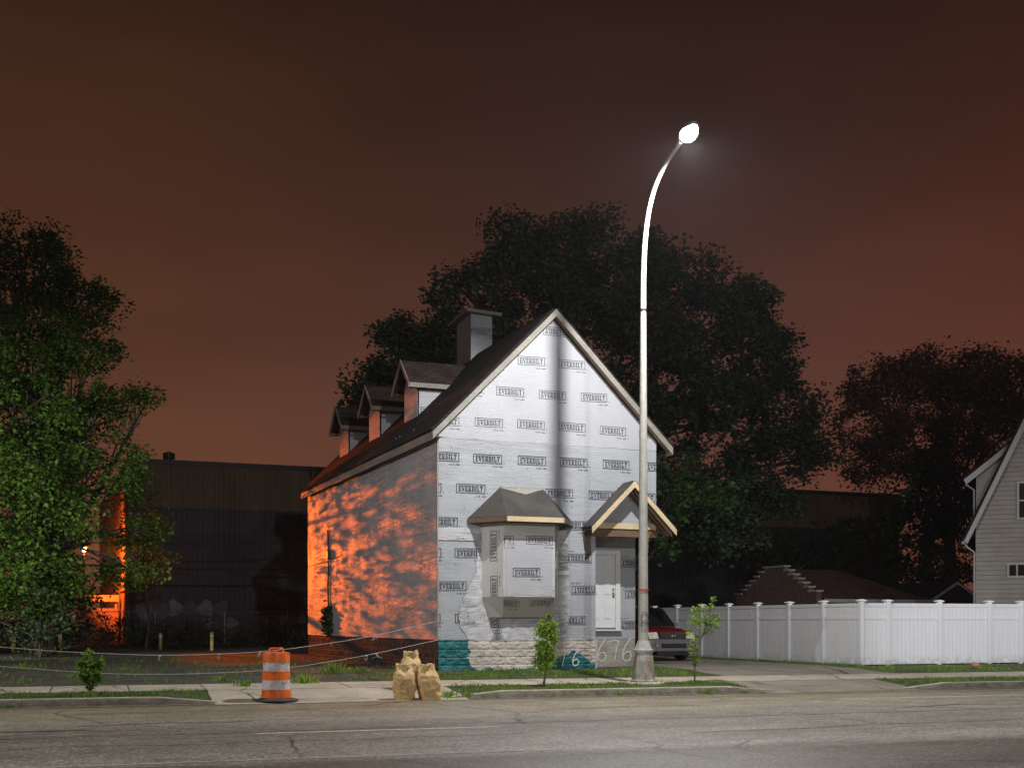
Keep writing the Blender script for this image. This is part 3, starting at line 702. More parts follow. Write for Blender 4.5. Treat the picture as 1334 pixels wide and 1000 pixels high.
m = MB(); m.box((XL, YF+.06, zl-.13), (HX0+.03, YB-.02, zl-.11)); m.build('soffit', M['wood_dark'], house)
# roof brackets left by the roofers
for yy in (33.2, 34.6, 35.0, 37.8, 41.2, 43.5):
    m = MB(); x0 = XL+.35; z0 = RZ-(RX-x0); m.box((x0-.02, yy, z0), (x0+.02, yy+.03, z0+.16)); m.box((x0+.02, yy, z0+.1), (x0+.16, yy+.03, z0+.16)); m.build('roof_bracket', M['rubber'], house)
# chimney
ch0 = MB(); ch0.box((12.95, 36.4, 9.2), (13.66, 37.75, 11.3))
decals(ch0, (0,36.4,0), (1,0,0), (0,0,1), (0,-1,0), [(onY(626,432,36.4), 0, 1.0)], [[(12.95,9.9),(13.66,9.9),(13.66,11.3),(12.95,11.3)]], 1)
ch = ch0.build('chimney', [M['wrap_lo'], M['ink']], house)
m = MB(); m.slab([(12.72,36.15,11.40), (13.9,36.15,11.34), (13.9,38.0,11.34), (12.72,38.0,11.30)], .10); m.build('chimney_cap', M['wood_old'], ch)
# dormers
for k, (y0, y1) in enumerate(((35.5,36.85), (39.75,41.1), (44.05,45.4))):
    XD = 10.92; ZT = 8.80; yc = (y0+y1)/2; zb = RZ-(RX-XD)-.05; pk = 9.55
    m = MB()
    m.prism([(XD,y0,zb), (XD,y0,ZT), (RX-(RZ-ZT)+.05,y0,ZT)], (0,.08,0), 0); m.prism([(XD,y1-.08,zb), (XD,y1-.08,ZT), (RX-(RZ-ZT)+.05,y1-.08,ZT)], (0,.08,0), 0)
    m.prism([(XD-.01,y0,zb), (XD-.01,y1,zb), (XD-.01,y1,ZT), (XD-.01,yc,pk-.12), (XD-.01,y0,ZT)], (.06,0,0), 1)
    if k == 0:
        decals(m, (0,y0,0), (1,0,0), (0,0,1), (0,-1,0), [(onY(562,535,y0), 0, 1.0)], [[(XD,zb),(12.04,ZT),(XD,ZT)]], 2)
    d = m.build('dormer', [M['wrap_side'], M['wrap_side'], M['ink']], house)
    o_ = .26; xf = XD-.33; ze = ZT-.04
    m = MB(); rb = lambda z: RX-(RZ-z)+.1
    m.slab([(xf,y0-o_,ze), (rb(ze),y0-o_,ze), (rb(pk),yc,pk+.04), (xf,yc,pk+.04)], .05)
    m.slab([(xf,yc,pk+.04), (rb(pk),yc,pk+.04), (rb(ze),y1+o_,ze), (xf,y1+o_,ze)], .05)
    m.build('dormer_roof', M['shingle_x'], d)
    m = MB(); m.box((xf+.01,y0-o_-.03,ze-.14), (rb(ze)-.12,y0-o_-.002,ze+.0)); m.build('dormer_fascia', M['wood_old'], d, bevel=.004)
    m = MB(); m.prism([(xf-.03,y0-o_-.02,ze+.0), (xf-.03,yc,pk+.06), (xf-.03,yc,pk-.1), (xf-.03,y0-o_-.02,ze-.15)], (.03,0,0)); m.prism([(xf-.03,y1+o_,ze), (xf-.03,y1+o_,ze-.15), (xf-.03,yc+.001,pk-.1), (xf-.03,yc+.001,pk+.06)], (.03,0,0)); m.build('dormer_rake', M['wood_old'], d)
    m = MB(); m.box((xf+.01,y0-o_+.01,ze-.13), (XD-.012,y0-.005,ze-.08)); m.box((xf+.01,y1+.005,ze-.13), (XD-.012,y1+o_,ze-.08)); m.build('dormer_soffit', M['wood_dark'], d)
# service cable and meter on the side wall
m = MB(); g = lambda px, py: Vector((HX0-.06, 0, 0))
def onX(px, py, X):
    d = ray(px, py); k = X/d.x; return Vector((X, d.y*k, EYE+d.z*k))
pts = [onX(x, y, HX0-.07) for x, y in ((427,690),(428,715),(428,740),(427,765),(428,790),(428,812),(427,830))]
m.tube(pts, .028, 6); m.tube([onX(402,737,HX0-.07), onX(415,733,HX0-.08), onX(428,730,HX0-.08), onX(445,722,HX0-.07)], .012, 5)
m.build('service_cable', M['black'], house, smooth=True)
mp_ = onX(428,806,HX0-.1)
P = []
for i in range(260):
    c = mp_+Vector((random.gauss(0,.07)-.05, random.gauss(0,.17), random.gauss(0,.24))); a = Vector([random.gauss(0,.06) for _ in range(3)]); b = Vector([random.gauss(0,.06) for _ in range(3)])
    P.append([c-a, c-b, c+a, c+b])
quads_object('dead_vine', np.array(P), M['leaf_dark'], house)
m = MB(); mw = onX(428,722,HX0-.1); m.box((HX0-.17, mw.y-.13, mw.z-.16), (HX0-.02, mw.y+.13, mw.z+.14)); m.build('meter_box', M['dark_metal'], house, bevel=.02)
# bay window box
bay0 = [(11.16,HY0), (11.56,29.95), (13.02,29.95), (13.42,HY0)]; zb0, zb1, zb2 = 2.26, 4.2, 1.72
m = MB()
for a, b in zip(bay0, bay0[1:]): m.face([(a[0],a[1],zb0), (b[0],b[1],zb0), (b[0],b[1],zb1), (a[0],a[1],zb1)])
low = [(11.36,HY0-.03), (11.72,30.42), (12.86,30.42), (13.2,HY0-.03)]
for (a, b), (c, d) in zip(zip(bay0, bay0[1:]), zip(low, low[1:])): m.face([(a[0],a[1],zb0), (c[0],c[1],zb2), (d[0],d[1],zb2), (b[0],b[1],zb0)])
m.face([(p[0],p[1],zb2) for p in low][::-1])
Pb = lambda x, y: onY(x, y, 29.95)
full = [(11.56,zb0),(13.02,zb0),(13.02,zb1),(11.56,zb1)]
decals(m, (0,29.945,0), (1,0,0), (0,0,1), (0,-1,0), [(Pb(686,745),0,.98), (Pb(652,703),0,.98), (Pb(702,703),0,.98), (Pb(657,773),0,.98,2), (Pb(708,773),0,.98,2)], [full], 1)
a0, a1 = Vector((*bay0[0],0)), Vector((*bay0[1],0)); ux = (a1-a0).normalized(); nn = Vector((ux.y,-ux.x,0)); W2 = (a1-a0).length
pc = lambda py: a0+ux*.46+Vector((0,0,onY(636,py,30.2).z))
decals(m, a0, ux, (0,0,1), nn, [(pc(710),90,1.0), (pc(769),90,1.0)], [[(0,zb0),(W2,zb0),(W2,zb1),(0,zb1)]], 1)
a0, a1 = Vector((*bay0[2],0)), Vector((*bay0[3],0)); ux = (a1-a0).normalized(); nn = Vector((ux.y,-ux.x,0))
pc = lambda py: a0+ux*.2+Vector((0,0,onY(722,py,30.2).z))
decals(m, a0, ux, (0,0,1), nn, [(pc(706),90,1.0), (pc(760),90,1.0)], [[(0,zb0),(W2,zb0),(W2,zb1),(0,zb1)]], 1)
a0 = Vector((11.56,29.95,zb0)); vy = (Vector((11.72,30.42,zb2))-a0); dn = Vector((0,.47,-.54)).normalized(); nn = Vector((0,-.54,-.47)).normalized()
decals(m, (12.3,29.95,zb0), (1,0,0), -dn, nn, [(Vector((11.7,29.95,zb0))+dn*.22,-6,.95), (Vector((12.72,29.95,zb0))+dn*.2,4,.9)], [[(-.6,-.7),(.58,-.7),(.74,0),(-.74,0)]], 1)
bw = m.build('bay_window', [M['wrap_bay'], M['ink'], M['ink_pale']], house)
m = MB(); m.face([(11.63,29.941,zb0+.05), (12.95,29.941,zb0+.05), (12.95,29.941,zb0+1.52), (11.63,29.941,zb0+1.52)]); m.face([(11.60,29.938,zb0+.05),(11.66,29.938,zb0+.05),(11.66,29.938,zb0+1.5),(11.60,29.938,zb0+1.5)])
decals(m, (0,29.938,0), (1,0,0), (0,0,1), (0,-1,0), [(Pb(686,745),0,.98)], [full], 1)
m.build('bay_panel', [M['wrap_up'], M['ink']], bw)
m = MB(); ev = [(10.80,HY0-.02), (11.50,29.55), (13.10,29.55), (13.80,HY0-.02)]; zt = 4.34
top = [(11.70,HY0-.02,5.18), (12.95,HY0-.02,5.18)]
m.face([(*ev[0],zt), (*ev[1],zt), top[0]]); m.face([(*ev[1],zt), (*ev[2],zt), (12.325,HY0-.33,4.98), top[0]]); m.face([(*ev[2],zt), top[1], (12.325,HY0-.33,4.98)]); m.face([(*ev[2],zt), (*ev[3],zt), top[1]])
m.face([(*p,4.21) for p in ev][::-1])
br = m.build('bay_roof', M['felt'], bw)
m = MB(); m.face([top[0], (12.325,HY0-.34,4.985), top[1]]); m.prism([(11.7,HY0-.05,5.16),(12.95,HY0-.05,5.16),(12.95,HY0-.05,5.21),(11.7,HY0-.05,5.21)], (0,.04,0)); m.build('flashing', M['flash'], br)
for (a, b), mt in (((ev[0], ev[1]), 'wood_dark'), ((ev[1], ev[2]), 'wood_new'), ((ev[2], ev[3]), 'wood_old')):
    m = MB(); a, b = Vector((*a,0)), Vector((*b,0)); d = (b-a).normalized(); nn = Vector((d.y,-d.x,0))
    m.prism([a+nn*.002+Vector((0,0,4.2)), b+nn*.002+Vector((0,0,4.2)), b+nn*.03+Vector((0,0,4.2)), a+nn*.03+Vector((0,0,4.2))], (0,0,.13)); m.build('trim_board', M[mt], bw)
m = MB(); pts = [(10.95,4.36),(11.35,4.5),(11.8,4.72),(11.75,4.9)]; m.slab([(11.95,29.85,4.60),(12.45,29.80,4.55),(12.5,30.05,4.76),(12.1,30.1,4.80)], .012); m.slab([(11.55,29.95,4.62),(11.95,29.78,4.53),(12.0,29.95,4.70),(11.7,30.15,4.82)], .012); m.build('felt_patch', M['rubber'], br)
# loose wrap around the bay
poly = [onY(x, y, HY0) for x, y in ((622,690),(620,745),(606,772),(597,796),(599,816),(611,833),(735,833),(742,800),(738,690))]
poly = [(p.x, p.z) for p in poly]
def inside(x, z):
    c = False
    for i in range(len(poly)):
        (x1, z1), (x2, z2) = poly[i], poly[i-1]
        if (z1 > z) != (z2 > z) and x < (x2-x1)*(z-z1)/(z2-z1)+x1: c = not c
    return c
m = MB(); nx, nz_ = 130, 120; idx = {}; x0, x1, z0, z1 = 10.4, 14.1, ZF, 4.2
def vid(i, j):
    if (i, j) not in idx:
        x, z = x0+(x1-x0)*i/nx, z0+(z1-z0)*j/nz_; r = math.atan2(z-2.3, x-12.3)
        d = .012+.028*abs(noise.noise(Vector((r*6, math.hypot(x-12.3, z-2.3)*1.2, 0))))+.02*noise.noise(Vector((x*5, z*5, 1)))
        idx[(i, j)] = len(m.v); m.v.append((x, HY0-.012-d, z))
    return idx[(i, j)]
for i in range(nx):
    for j in range(nz_):
        if inside(x0+(x1-x0)*(i+.5)/nx, z0+(z1-z0)*(j+.5)/nz_): m.f.append((vid(i,j), vid(i+1,j), vid(i+1,j+1), vid(i,j+1))); m.m.append(0)
decals(m, (0,HY0-.085,0), (1,0,0), (0,0,1), (0,-1,0), [(onY(648,822,HY0-.09), -76, 1.0), (onY(714,808,HY0-.09), 62, .9)], [[(10.5,ZF),(13.9,ZF),(13.9,1.95),(10.5,1.95)]], 1)
m.build('loose_wrap', [M['wrap_film'], M['ink']], house, smooth=True)
# entry door
dr0 = MB(); DX0, DX1, DZ0, DZ1 = 14.83, 15.74, 1.44, 3.52
dr0.box((DX0,AY-.06,DZ0), (DX1,AY-.02,DZ1))
dr = dr0.build('door', M['white_paint'], house, bevel=.004)
for r_, (z0, z1) in enumerate(((DZ0+.22,DZ0+.78), (DZ0+.92,DZ0+1.52), (DZ0+1.66,DZ0+1.93))):
    for x0 in (DX0+.12, DX0+.52):
        m = MB(); m.box((x0,AY-.066,z0), (x0+.27,AY-.0605,z1)); m.box((x0+.04,AY-.078,z0+.04), (x0+.23,AY-.0665,z1-.04)); m.build('door_panel', M['white_paint'], dr, bevel=.006)
m = MB(); m.box((DX1+.002,AY-.10,DZ0-.06), (DX1+.15,AY-.015,DZ1+.14)); m.box((DX0-.14,AY-.10,DZ0-.06), (DX0-.002,AY-.015,DZ1+.14)); m.box((DX0-.001,AY-.10,DZ1+.002), (DX1+.001,AY-.015,DZ1+.14)); m.box((DX0-.2,AY-.15,DZ0-.10), (DX1+.2,AY-.015,DZ0-.062)); m.build('door_frame', M['white_paint'], house, bevel=.008)
m = MB(); hx = DX1-.07; m.lathe([(.0,0),(.03,.005),(.032,.02),(.0,.03)], (0,0,0), 14); m.v = [(hx+v[0], AY-.062-v[2], DZ0+1.1+v[1]) for v in m.v]; m.build('deadbolt', M['brass'], dr, smooth=True)
m = MB(); m.tube([(hx,AY-.062,DZ0+.95),(hx,AY-.10,DZ0+.95)], .014, 8); m.tube([(hx,AY-.095,DZ0+.95),(hx,AY-.11,DZ0+.95),(hx,AY-.135,DZ0+.95),(hx,AY-.145,DZ0+.95)], [.018,.03,.028,.01], 10); m.box((hx-.025,AY-.07,DZ0+.86),(hx+.025,AY-.062,DZ0+1.02)); m.build('door_handle', M['brass'], dr, smooth=True, angle=40)
# entry canopy
cx, pz, hw, y0, y1 = 15.40, 5.42, 1.27, 29.93, HY0-.02
can = MB(); ez = pz-hw
can.slab([(cx-hw,y0+.04,ez), (cx,y0+.04,pz), (cx,y1,pz), (cx-hw,y1,ez)][::-1], .05); can.slab([(cx,y0+.04,pz), (cx+hw,y0+.04,ez), (cx+hw,y1,ez), (cx,y1,pz)][::-1], .05)
cp = can.build('canopy', M['felt'], house)
m = MB(); m.slab([(cx-hw+.02,y0+.05,ez-.05),(cx,y0+.05,pz-.07),(cx,y1,pz-.07),(cx-hw+.02,y1,ez-.05)][::-1], .02); m.slab([(cx,y0+.05,pz-.07),(cx+hw-.02,y0+.05,ez-.05),(cx+hw-.02,y1+.0,ez-.05),(cx,y1,pz-.07)][::-1], .02); m.build('canopy_underside', M['wood_under'], cp)
for s in (-1, 1):
    m = MB(); m.prism([(cx,y0,pz+.02), (cx+s*(hw+.02),y0,ez+.0), (cx+s*(hw+.02),y0,ez-.17), (cx,y0,pz-.15)], (0,.04,0)); m.build('canopy_rake', M['wood_new'], cp, bevel=.004)
m = MB(); m.box((AX+.05,HY0-.10,4.17),(HX1-.06,HY0-.035,4.33)); m.build('ledger', M['wood_new'], cp); m = MB(); m.box((AX-.3,HY0-.06,3.96),(HX1-.0,HY0+.18,4.148)); m.build('header_beam', M['wood_dark'], house)
for k in range(3):
    m = MB(); yk = y0+.16+k*.2; m.prism([(cx+.08,yk,pz-.18),(cx+hw-.04,yk,ez-.10),(cx+hw-.04,yk,ez-.19),(cx+.08,yk,pz-.27)], (0,.04,0)); m.build('canopy_rafter', M['wood_under'], cp)
m = MB(); wl = Vector((16.2,HY0-.12,4.05)); m.tube([wl+Vector((.0,.1,0)), wl, wl+Vector((.02,-.03,-.08)), wl+Vector((.08,-.03,-.1))], .012, 6); m.build('hook', M['dark_metal'], cp)
# ------------------------------------------------------------------ street lamp
def street_lamp(loc_uv, label, power, name='street_lamp', marks=True, far=False):
    u, v = loc_uv; b = ST(u, v, .17); rt = empty(name, b); tag(rt, label, 'street lamp', 'street lamps with curved arms along the road')
    sg = 1 if v > 0 else -1
    L = lambda d, z: ST(u, v-d*sg, z+.17)
    m = MB(); m.lathe([(.52,-.12),(.50,.03),(.46,.05)], b, 8); m.build('concrete_pad', M['kerb'], rt)
    m = MB(); m.lathe([(.30,.05),(.30,.09),(.275,.10),(.215,.72),(.235,.74),(.235,.79),(.2,.80)], b, 8)
    for k in range(4):
        a = 2*math.pi*(k+.5)/4; p = b+Vector((.26*math.cos(a), .26*math.sin(a), .03)); m.tube([p, p+Vector((0,0,.1))], .02, 6)
    m.build('base', M['pole_base'], rt, bevel=.006)
    m = MB(); m.lathe([(.2,.80),(.135,.97),(.125,1.0)], b, 8); m.build('collar', M['pole_base'], rt)
    def bz(t_):
        p = [(0,8.9),(0,11.0),(.55,11.42),(1.9,11.72)]; q_ = 1-t_
        return [sum(c*p[i][k] for i, c in enumerate((q_**3, 3*q_*q_*t_, 3*q_*t_*t_, t_**3))) for k in (0, 1)]
    path = [(0, .9+8*i/10) for i in range(10)]+[bz(i/14) for i in range(15)]
    m = MB(); n = len(path); m.tube([L(d, z) for d, z in path], [.118-.005*i if i < 10 else .066-.026*(i-10)/14 for i in range(n)], 16); m.build('pole', M['pole'], rt, smooth=True, angle=50)
    m = MB(); m.tube([L(0,8.55), L(0,8.60)], .078, 14); m.build('joint_ring', M['dark_metal'], rt, smooth=True, angle=50)
    if marks:
        m = MB(); m.tube([L(0,2.14), L(0,2.175)], .1275, 14); m.build('red_band', M['red'], rt, smooth=True, angle=50)
        m = MB()
        for (z, h) in ((3.25,.2),(3.10,.1),(3.02,.05)):
            for k in range(3):
                a = R(-55+k*12); p = b+Vector((math.cos(a)*.118, math.sin(a)*.118, z)); q_ = b+Vector((math.cos(a+R(11))*.118, math.sin(a+R(11))*.118, z))
                if k != 1 or h > .15: m.face([p, q_, q_+Vector((0,0,h)), p+Vector((0,0,h))])
        m.build('paint_mark', M['yellow'], rt)
        m = MB()
        for (cz, r0) in ((1.52,.13),(1.36,.1)):
            pr = None
            for i in range(22):
                a = R(-100)+.7*math.cos(i/21*6.3); z = cz+r0*math.sin(i/21*6.3); p = b+Vector((math.cos(a)*.1265, math.sin(a)*.1265, z))
                if pr: m.tube([pr, p], .006, 4)
                pr = p
        m.build('scribble', M['black'], rt)
    hd = MB(); A = L(1.8, 11.70); B = L(2.62, 11.87); d = (B-A).normalized(); side = Vector((math.cos(SA), math.sin(SA), 0)); up = side.cross(d); up = up if up.z > 0 else -up
    prof = [(0,.05,.05),(.12,.07,.07),(.3,.15,.10),(.5,.19,.12),(.68,.17,.10),(.80,.08,.05)]
    bi = len(hd.v)
    for s_, w_, h in prof:
        for k in range(12):
            t_ = 2*math.pi*k/12; z = math.sin(t_)*h; z = max(z, -.03); hd.v.append(tuple(A+d*s_+side*math.cos(t_)*w_+up*(z+.02)))
    for i in range(len(prof)-1):
        for k in range(12): k2 = (k+1) % 12; hd.f.append((bi+i*12+k, bi+i*12+k2, bi+(i+1)*12+k2, bi+(i+1)*12+k)); hd.m.append(0)
    hd.f.append(tuple(range(bi+11, bi-1, -1))); hd.m.append(0); e_ = bi+60; hd.f.append(tuple(range(e_, e_+12))); hd.m.append(0)
    head = hd.build('lamp_head', M['galv'], rt, smooth=True, angle=60)
    ln = MB(); cc = A+d*.50-up*.012
    for i in range(7):
        ph = math.pi/2*i/6
        for k in range(20): t_ = 2*math.pi*k/20; ln.v.append(tuple(cc+d*math.cos(t_)*.24*math.cos(ph)+side*math.sin(t_)*.185*math.cos(ph)-up*.19*math.sin(ph)))
    for i in range(6):
        for k in range(20): k2 = (k+1) % 20; ln.f.append((i*20+k, i*20+k2, (i+1)*20+k2, (i+1)*20+k)); ln.m.append(0)
    ln.build('lamp_lens', M['lamp_lens'], head, smooth=True)
    l = bpy.data.lights.new('street_light', 'SPOT'); l.energy = power; l.spot_size = R(174); l.spot_blend = .12; l.color = (1.0,.985,.965); l.shadow_soft_size = .085
    lo = bpy.data.objects.new('street_light', l); COL.objects.link(lo); lo.location = cc-up*.27
    return rt
M['lamp_lens'] = emit('lit_lamp_lens', (.95,.98,1.0), 40)
gp = onY(838, 889, 25.15); lu, lv = UV(gp.x, gp.y)
street_lamp((lu, lv), 'tall pale street lamp with curved arm lit in front of the wrapped house', 5700)
street_lamp((lu-27, lv), 'street lamp beyond the left edge of the photo', 6500, marks=False)
street_lamp((lu+27, lv), 'street lamp beyond the right edge of the photo', 1800, marks=False)
# added fill light, unseen behind the viewpoint, lifting the shadows
fp = Vector((3, -24, .1)); fl = tag(empty('fill_light', fp), 'tall added fill light standing unseen behind the viewpoint', 'floodlight')
m = MB(); m.tube([fp, fp+Vector((0,0,13))], [.12,.08], 10); m.build('pole', M['pole'], fl, smooth=True, angle=50)
m = MB(); m.box((fp.x-.35,fp.y-.2,13.0),(fp.x+.35,fp.y+.15,13.4)); m.build('lamp_head', M['dark_metal'], fl, bevel=.02)
l = bpy.data.lights.new('fill_flood', 'SPOT'); l.energy = 24000; l.spot_size = R(50); l.spot_blend = .7; l.color = (.93,.97,1.0); l.shadow_soft_size = .25
lo = bpy.data.objects.new('fill_flood', l); COL.objects.link(lo); lo.location = (fp.x, fp.y+.4, 13.2)
lo.rotation_euler = (Vector((26, 45, 10))-lo.location).to_track_quat('-Z', 'Y').to_euler()
# flood lamp across the street, off frame, that whitens the fence front
fp = ST(27, -19, 0); fl = tag(empty('floodlight', fp), 'floodlight on a pole across the street beyond the right edge', 'floodlight')
m = MB(); m.tube([fp, fp+Vector((0,0,7))], [.1,.07], 10); m.build('pole', M['pole'], fl, smooth=True, angle=50)
m = MB(); m.box((fp.x-.25,fp.y-.12,6.9),(fp.x+.25,fp.y+.12,7.25)); m.build('lamp_head', M['dark_metal'], fl, bevel=.02)
l = bpy.data.lights.new('flood_light', 'SPOT'); l.energy = 15000; l.spot_size = R(34); l.spot_blend = .9; l.color = (.93,.95,1.0); l.shadow_soft_size = .15
lo = bpy.data.objects.new('flood_light', l); COL.objects.link(lo); lo.location = (fp.x, fp.y+.2, 7.05)
lo.rotation_euler = (Vector((28.5, 30.5, 1.0))-lo.location).to_track_quat('-Z', 'Y').to_euler()
# security floodlight beyond the left edge, lighting the lower crown of the left tree
fp = Vector((-6.5, 35, .3)); fl = tag(empty('security_light', fp), 'white security floodlight on a pole beyond the left edge of the lot', 'floodlight')
m = MB(); m.tube([fp, fp+Vector((0,0,4.8))], [.07,.05], 10); m.build('pole', M['galv'], fl, smooth=True, angle=50)
m = MB(); m.box((fp.x-.2,fp.y-.1,4.9),(fp.x+.2,fp.y+.08,5.2)); m.build('lamp_head', M['dark_metal'], fl, bevel=.02)
l = bpy.data.lights.new('security_flood', 'SPOT'); l.energy = 9500; l.spot_size = R(60); l.spot_blend = .8; l.color = (1.0,1.0,.9); l.shadow_soft_size = .15
lo = bpy.data.objects.new('security_flood', l); COL.objects.link(lo); lo.location = (fp.x, fp.y+.2, 5.05)
lo.rotation_euler = (Vector((-1.5, 50, 5.0))-lo.location).to_track_quat('-Z', 'Y').to_euler()
# sodium lamp behind the left tree
sp = onY(110, 716, 76.0)
sl = tag(empty('yard_lamp', (sp.x, sp.y, .3)), 'orange sodium lamp on a dark pole glowing behind the left tree', 'lamp')
m = MB(); m.tube([(sp.x, sp.y+.35, .2), (sp.x, sp.y+.35, sp.z+.3), (sp.x, sp.y+.1, sp.z+.42), (sp.x, sp.y, sp.z+.32)], .05, 8); m.build('pole', M['dark_metal'], sl, smooth=True)
m = MB(); m.lathe([(.1,.3),(.2,.24),(.26,.14)], sp, 16); m.build('lamp_shade', M['dark_metal'], sl, smooth=True)
m = MB(); m.lathe([(.02,-.12),(.1,-.08),(.14,.02),(.1,.12),(.02,.14)], sp, 14); m.build('bulb', emit('sodium_bulb', (1.0,.42,.08), 60), sl, smooth=True)
l = bpy.data.lights.new('sodium_light', 'SPOT'); l.energy = 40000; l.spot_size = R(21); l.spot_blend = .6; l.color = (1.0,.15,.006); l.shadow_soft_size = .045
lo = bpy.data.objects.new('sodium_light', l); COL.objects.link(lo); lo.location = (sp.x, sp.y-.3, sp.z-.05)
lo.rotation_euler = (Vector((10.0, 39.0, 3.2))-lo.location).to_track_quat('-Z', 'Y').to_euler()
l = bpy.data.lights.new('sodium_glow', 'SPOT'); l.energy = 5500; l.spot_size = R(125); l.spot_blend = .5; l.color = (1.0,.17,.022); l.shadow_soft_size = .16
lo = bpy.data.objects.new('sodium_glow', l); COL.objects.link(lo); lo.location = (sp.x, sp.y-.3, sp.z-.05); lo.rotation_euler = Vector((1.0,.95,-.05)).to_track_quat('-Z', 'Y').to_euler()
for (px, py, Y, lab) in ((25,780,150,'faint distant lamp under the left tree, nearer the photo edge'), (38,782,150,'fainter distant lamp right beside the other far lamp')):
    p = onY(px, py, Y); rt = tag(empty('distant_lamp', (p.x, p.y, .3)), lab, 'lamp', 'distant lamps seen under the left tree')
    m = MB(); m.tube([(p.x, p.y, .2), (p.x, p.y, p.z)], .08, 6); m.build('pole', M['dark_metal'], rt)
    m = MB(); m.lathe([(.02,-.1),(.15,0),(.02,.1)], p, 10); m.build('bulb', emit('distant_bulb', (1.0,.6,.3), 10 if px < 30 else 4), rt)
# ------------------------------------------------------------------ traffic drum
g = onG(360, 911, .05); dp = Vector((g.x, g.y, H(*UV(g.x, g.y))+.004)); dm = tag(empty('traffic_drum', dp), 'orange and white striped traffic drum standing on the dropped kerb', 'traffic drum')
m = MB(); m.lathe([(.30,.03),(.285,.22),(.285,.225),(.277,.225),(.272,.40),(.272,.405),(.268,.58),(.262,.585),(.258,.75),(.268,.755),(.262,.92),(.255,.945),(.20,.955)], dp, 40, [0,0,0,1,1,0,0,1,1,0,0,0])
m.build('body', [M['orange'], M['refl']], dm, smooth=True, angle=40)
m = MB(); m.tube([dp+Vector((x,0,z)) for x, z in ((-.14,.94),(-.13,1.01),(-.11,1.025),(.11,1.025),(.13,1.01),(.14,.94))], .019, 8); m.box((dp.x-.05,dp.y-.02,dp.z+.95),(dp.x+.05,dp.y+.02,dp.z+.975)); m.build('handle', M['orange'], dm, smooth=True, angle=50)
m = MB(); m.lathe([(.44,.0),(.43,.02),(.34,.045),(.31,.06)], dp, 10); m.build('rubber_base', M['rubber'], dm)
# ------------------------------------------------------------------ paper yard bags
def bag(px, py, Y_off, wd, ht, lean, lab, seed, tw=0.0):
    g = onG(px, py, .04); p = Vector((g.x, g.y+Y_off, H(*UV(g.x, g.y+Y_off))+.004)); rt = tag(empty('paper_bag', p), lab, 'paper bag', 'brown paper yard bags at the kerb')
    m = MB(); nr, ns = 36, 60
    for i in range(nr+1):
        t_ = i/nr; z = ht*t_
        tt = [0,.1,.5,.74,.88,1.0]; ww = [.93,1.0,1.08,1.0,.80,.80]; q5 = max(j for j in range(5) if t_ >= tt[j]); f5 = (t_-tt[q5])/(tt[q5+1]-tt[q5]); f5 = f5*f5*(3-2*f5); bulge = ww[q5]*(1-f5)+ww[q5+1]*f5
        for k in range(ns):
            a = 2*math.pi*k/ns; ca, sa = math.cos(a+tw), math.sin(a+tw)
            e_ = .55; x = math.copysign(abs(ca)**e_, ca)*wd/2*bulge; y = math.copysign(abs(sa)**e_, sa)*wd*.42*bulge*(1 if t_ < .7 else max(.4, 1-2*(t_-.7)))
            cr = noise.fractal(Vector((x*5, y*5+seed, z*6)), 1, 2, 3)*.016-.032*abs(noise.noise(Vector((x*5+z*2, y*5-z, z*8+seed))))-.016*abs(noise.noise(Vector((x*9-z*5, y*9+seed, z*17))))
            rad = 1+cr/(wd/2); x *= rad; y *= rad
            if t_ > .85: z2 = z+.045*noise.noise(Vector((a*1.6, seed, 3)))
            else: z2 = z
            m.v.append(tuple(p+Vector((x+lean*z, y, z2))))
    for i in range(nr):
        for k in range(ns): k2 = (k+1) % ns; m.f.append((i*ns+k, i*ns+k2, (i+1)*ns+k2, (i+1)*ns+k)); m.m.append(0)
    m.build('bag', M['paper'], rt, smooth=True, angle=20)
    for j in range(4):
        m = MB(); a = seed+j*1.6; c = p+Vector((lean*ht+math.cos(a)*wd*.24, math.sin(a)*wd*.14, ht*.92)); w_ = wd*.44; hh = .12+.03*random.random()
        t0 = Vector((math.cos(a+1.2), math.sin(a+1.2), 0)); n0 = Vector((math.cos(a), math.sin(a), 0)); b_ = []
        for i in range(5):
            for k in range(7):
                s_ = (k/6-.5); b_.append(c+t0*s_*w_*(1+.25*i/4)+n0*(.03*i/4+.03*math.sin(k*2.3+i))+Vector((0,0,hh*(i/4)*(1-.35*abs(s_)+.10*math.sin(k*1.7+seed))-.05)))
        m.raw(b_, [(i*7+k, i*7+k+1, (i+1)*7+k+1, (i+1)*7+k) for i in range(4) for k in range(6)]); o = m.build('folded_top', M['paper'], rt, smooth=True)
        sd = o.modifiers.new('thick', 'SOLIDIFY'); sd.thickness = .006
bag(527, 909, 0, .43, .72, -.02, 'left one of the two front paper yard bags at the kerb', 1.3)
bag(561, 908.5, 0, .47, .70, -.16, 'right paper yard bag, leaning left against the others', 4.1, .1)
bag(542, 905, .38, .42, .80, .0, 'tallest paper yard bag, standing behind the two front ones', 7.7)
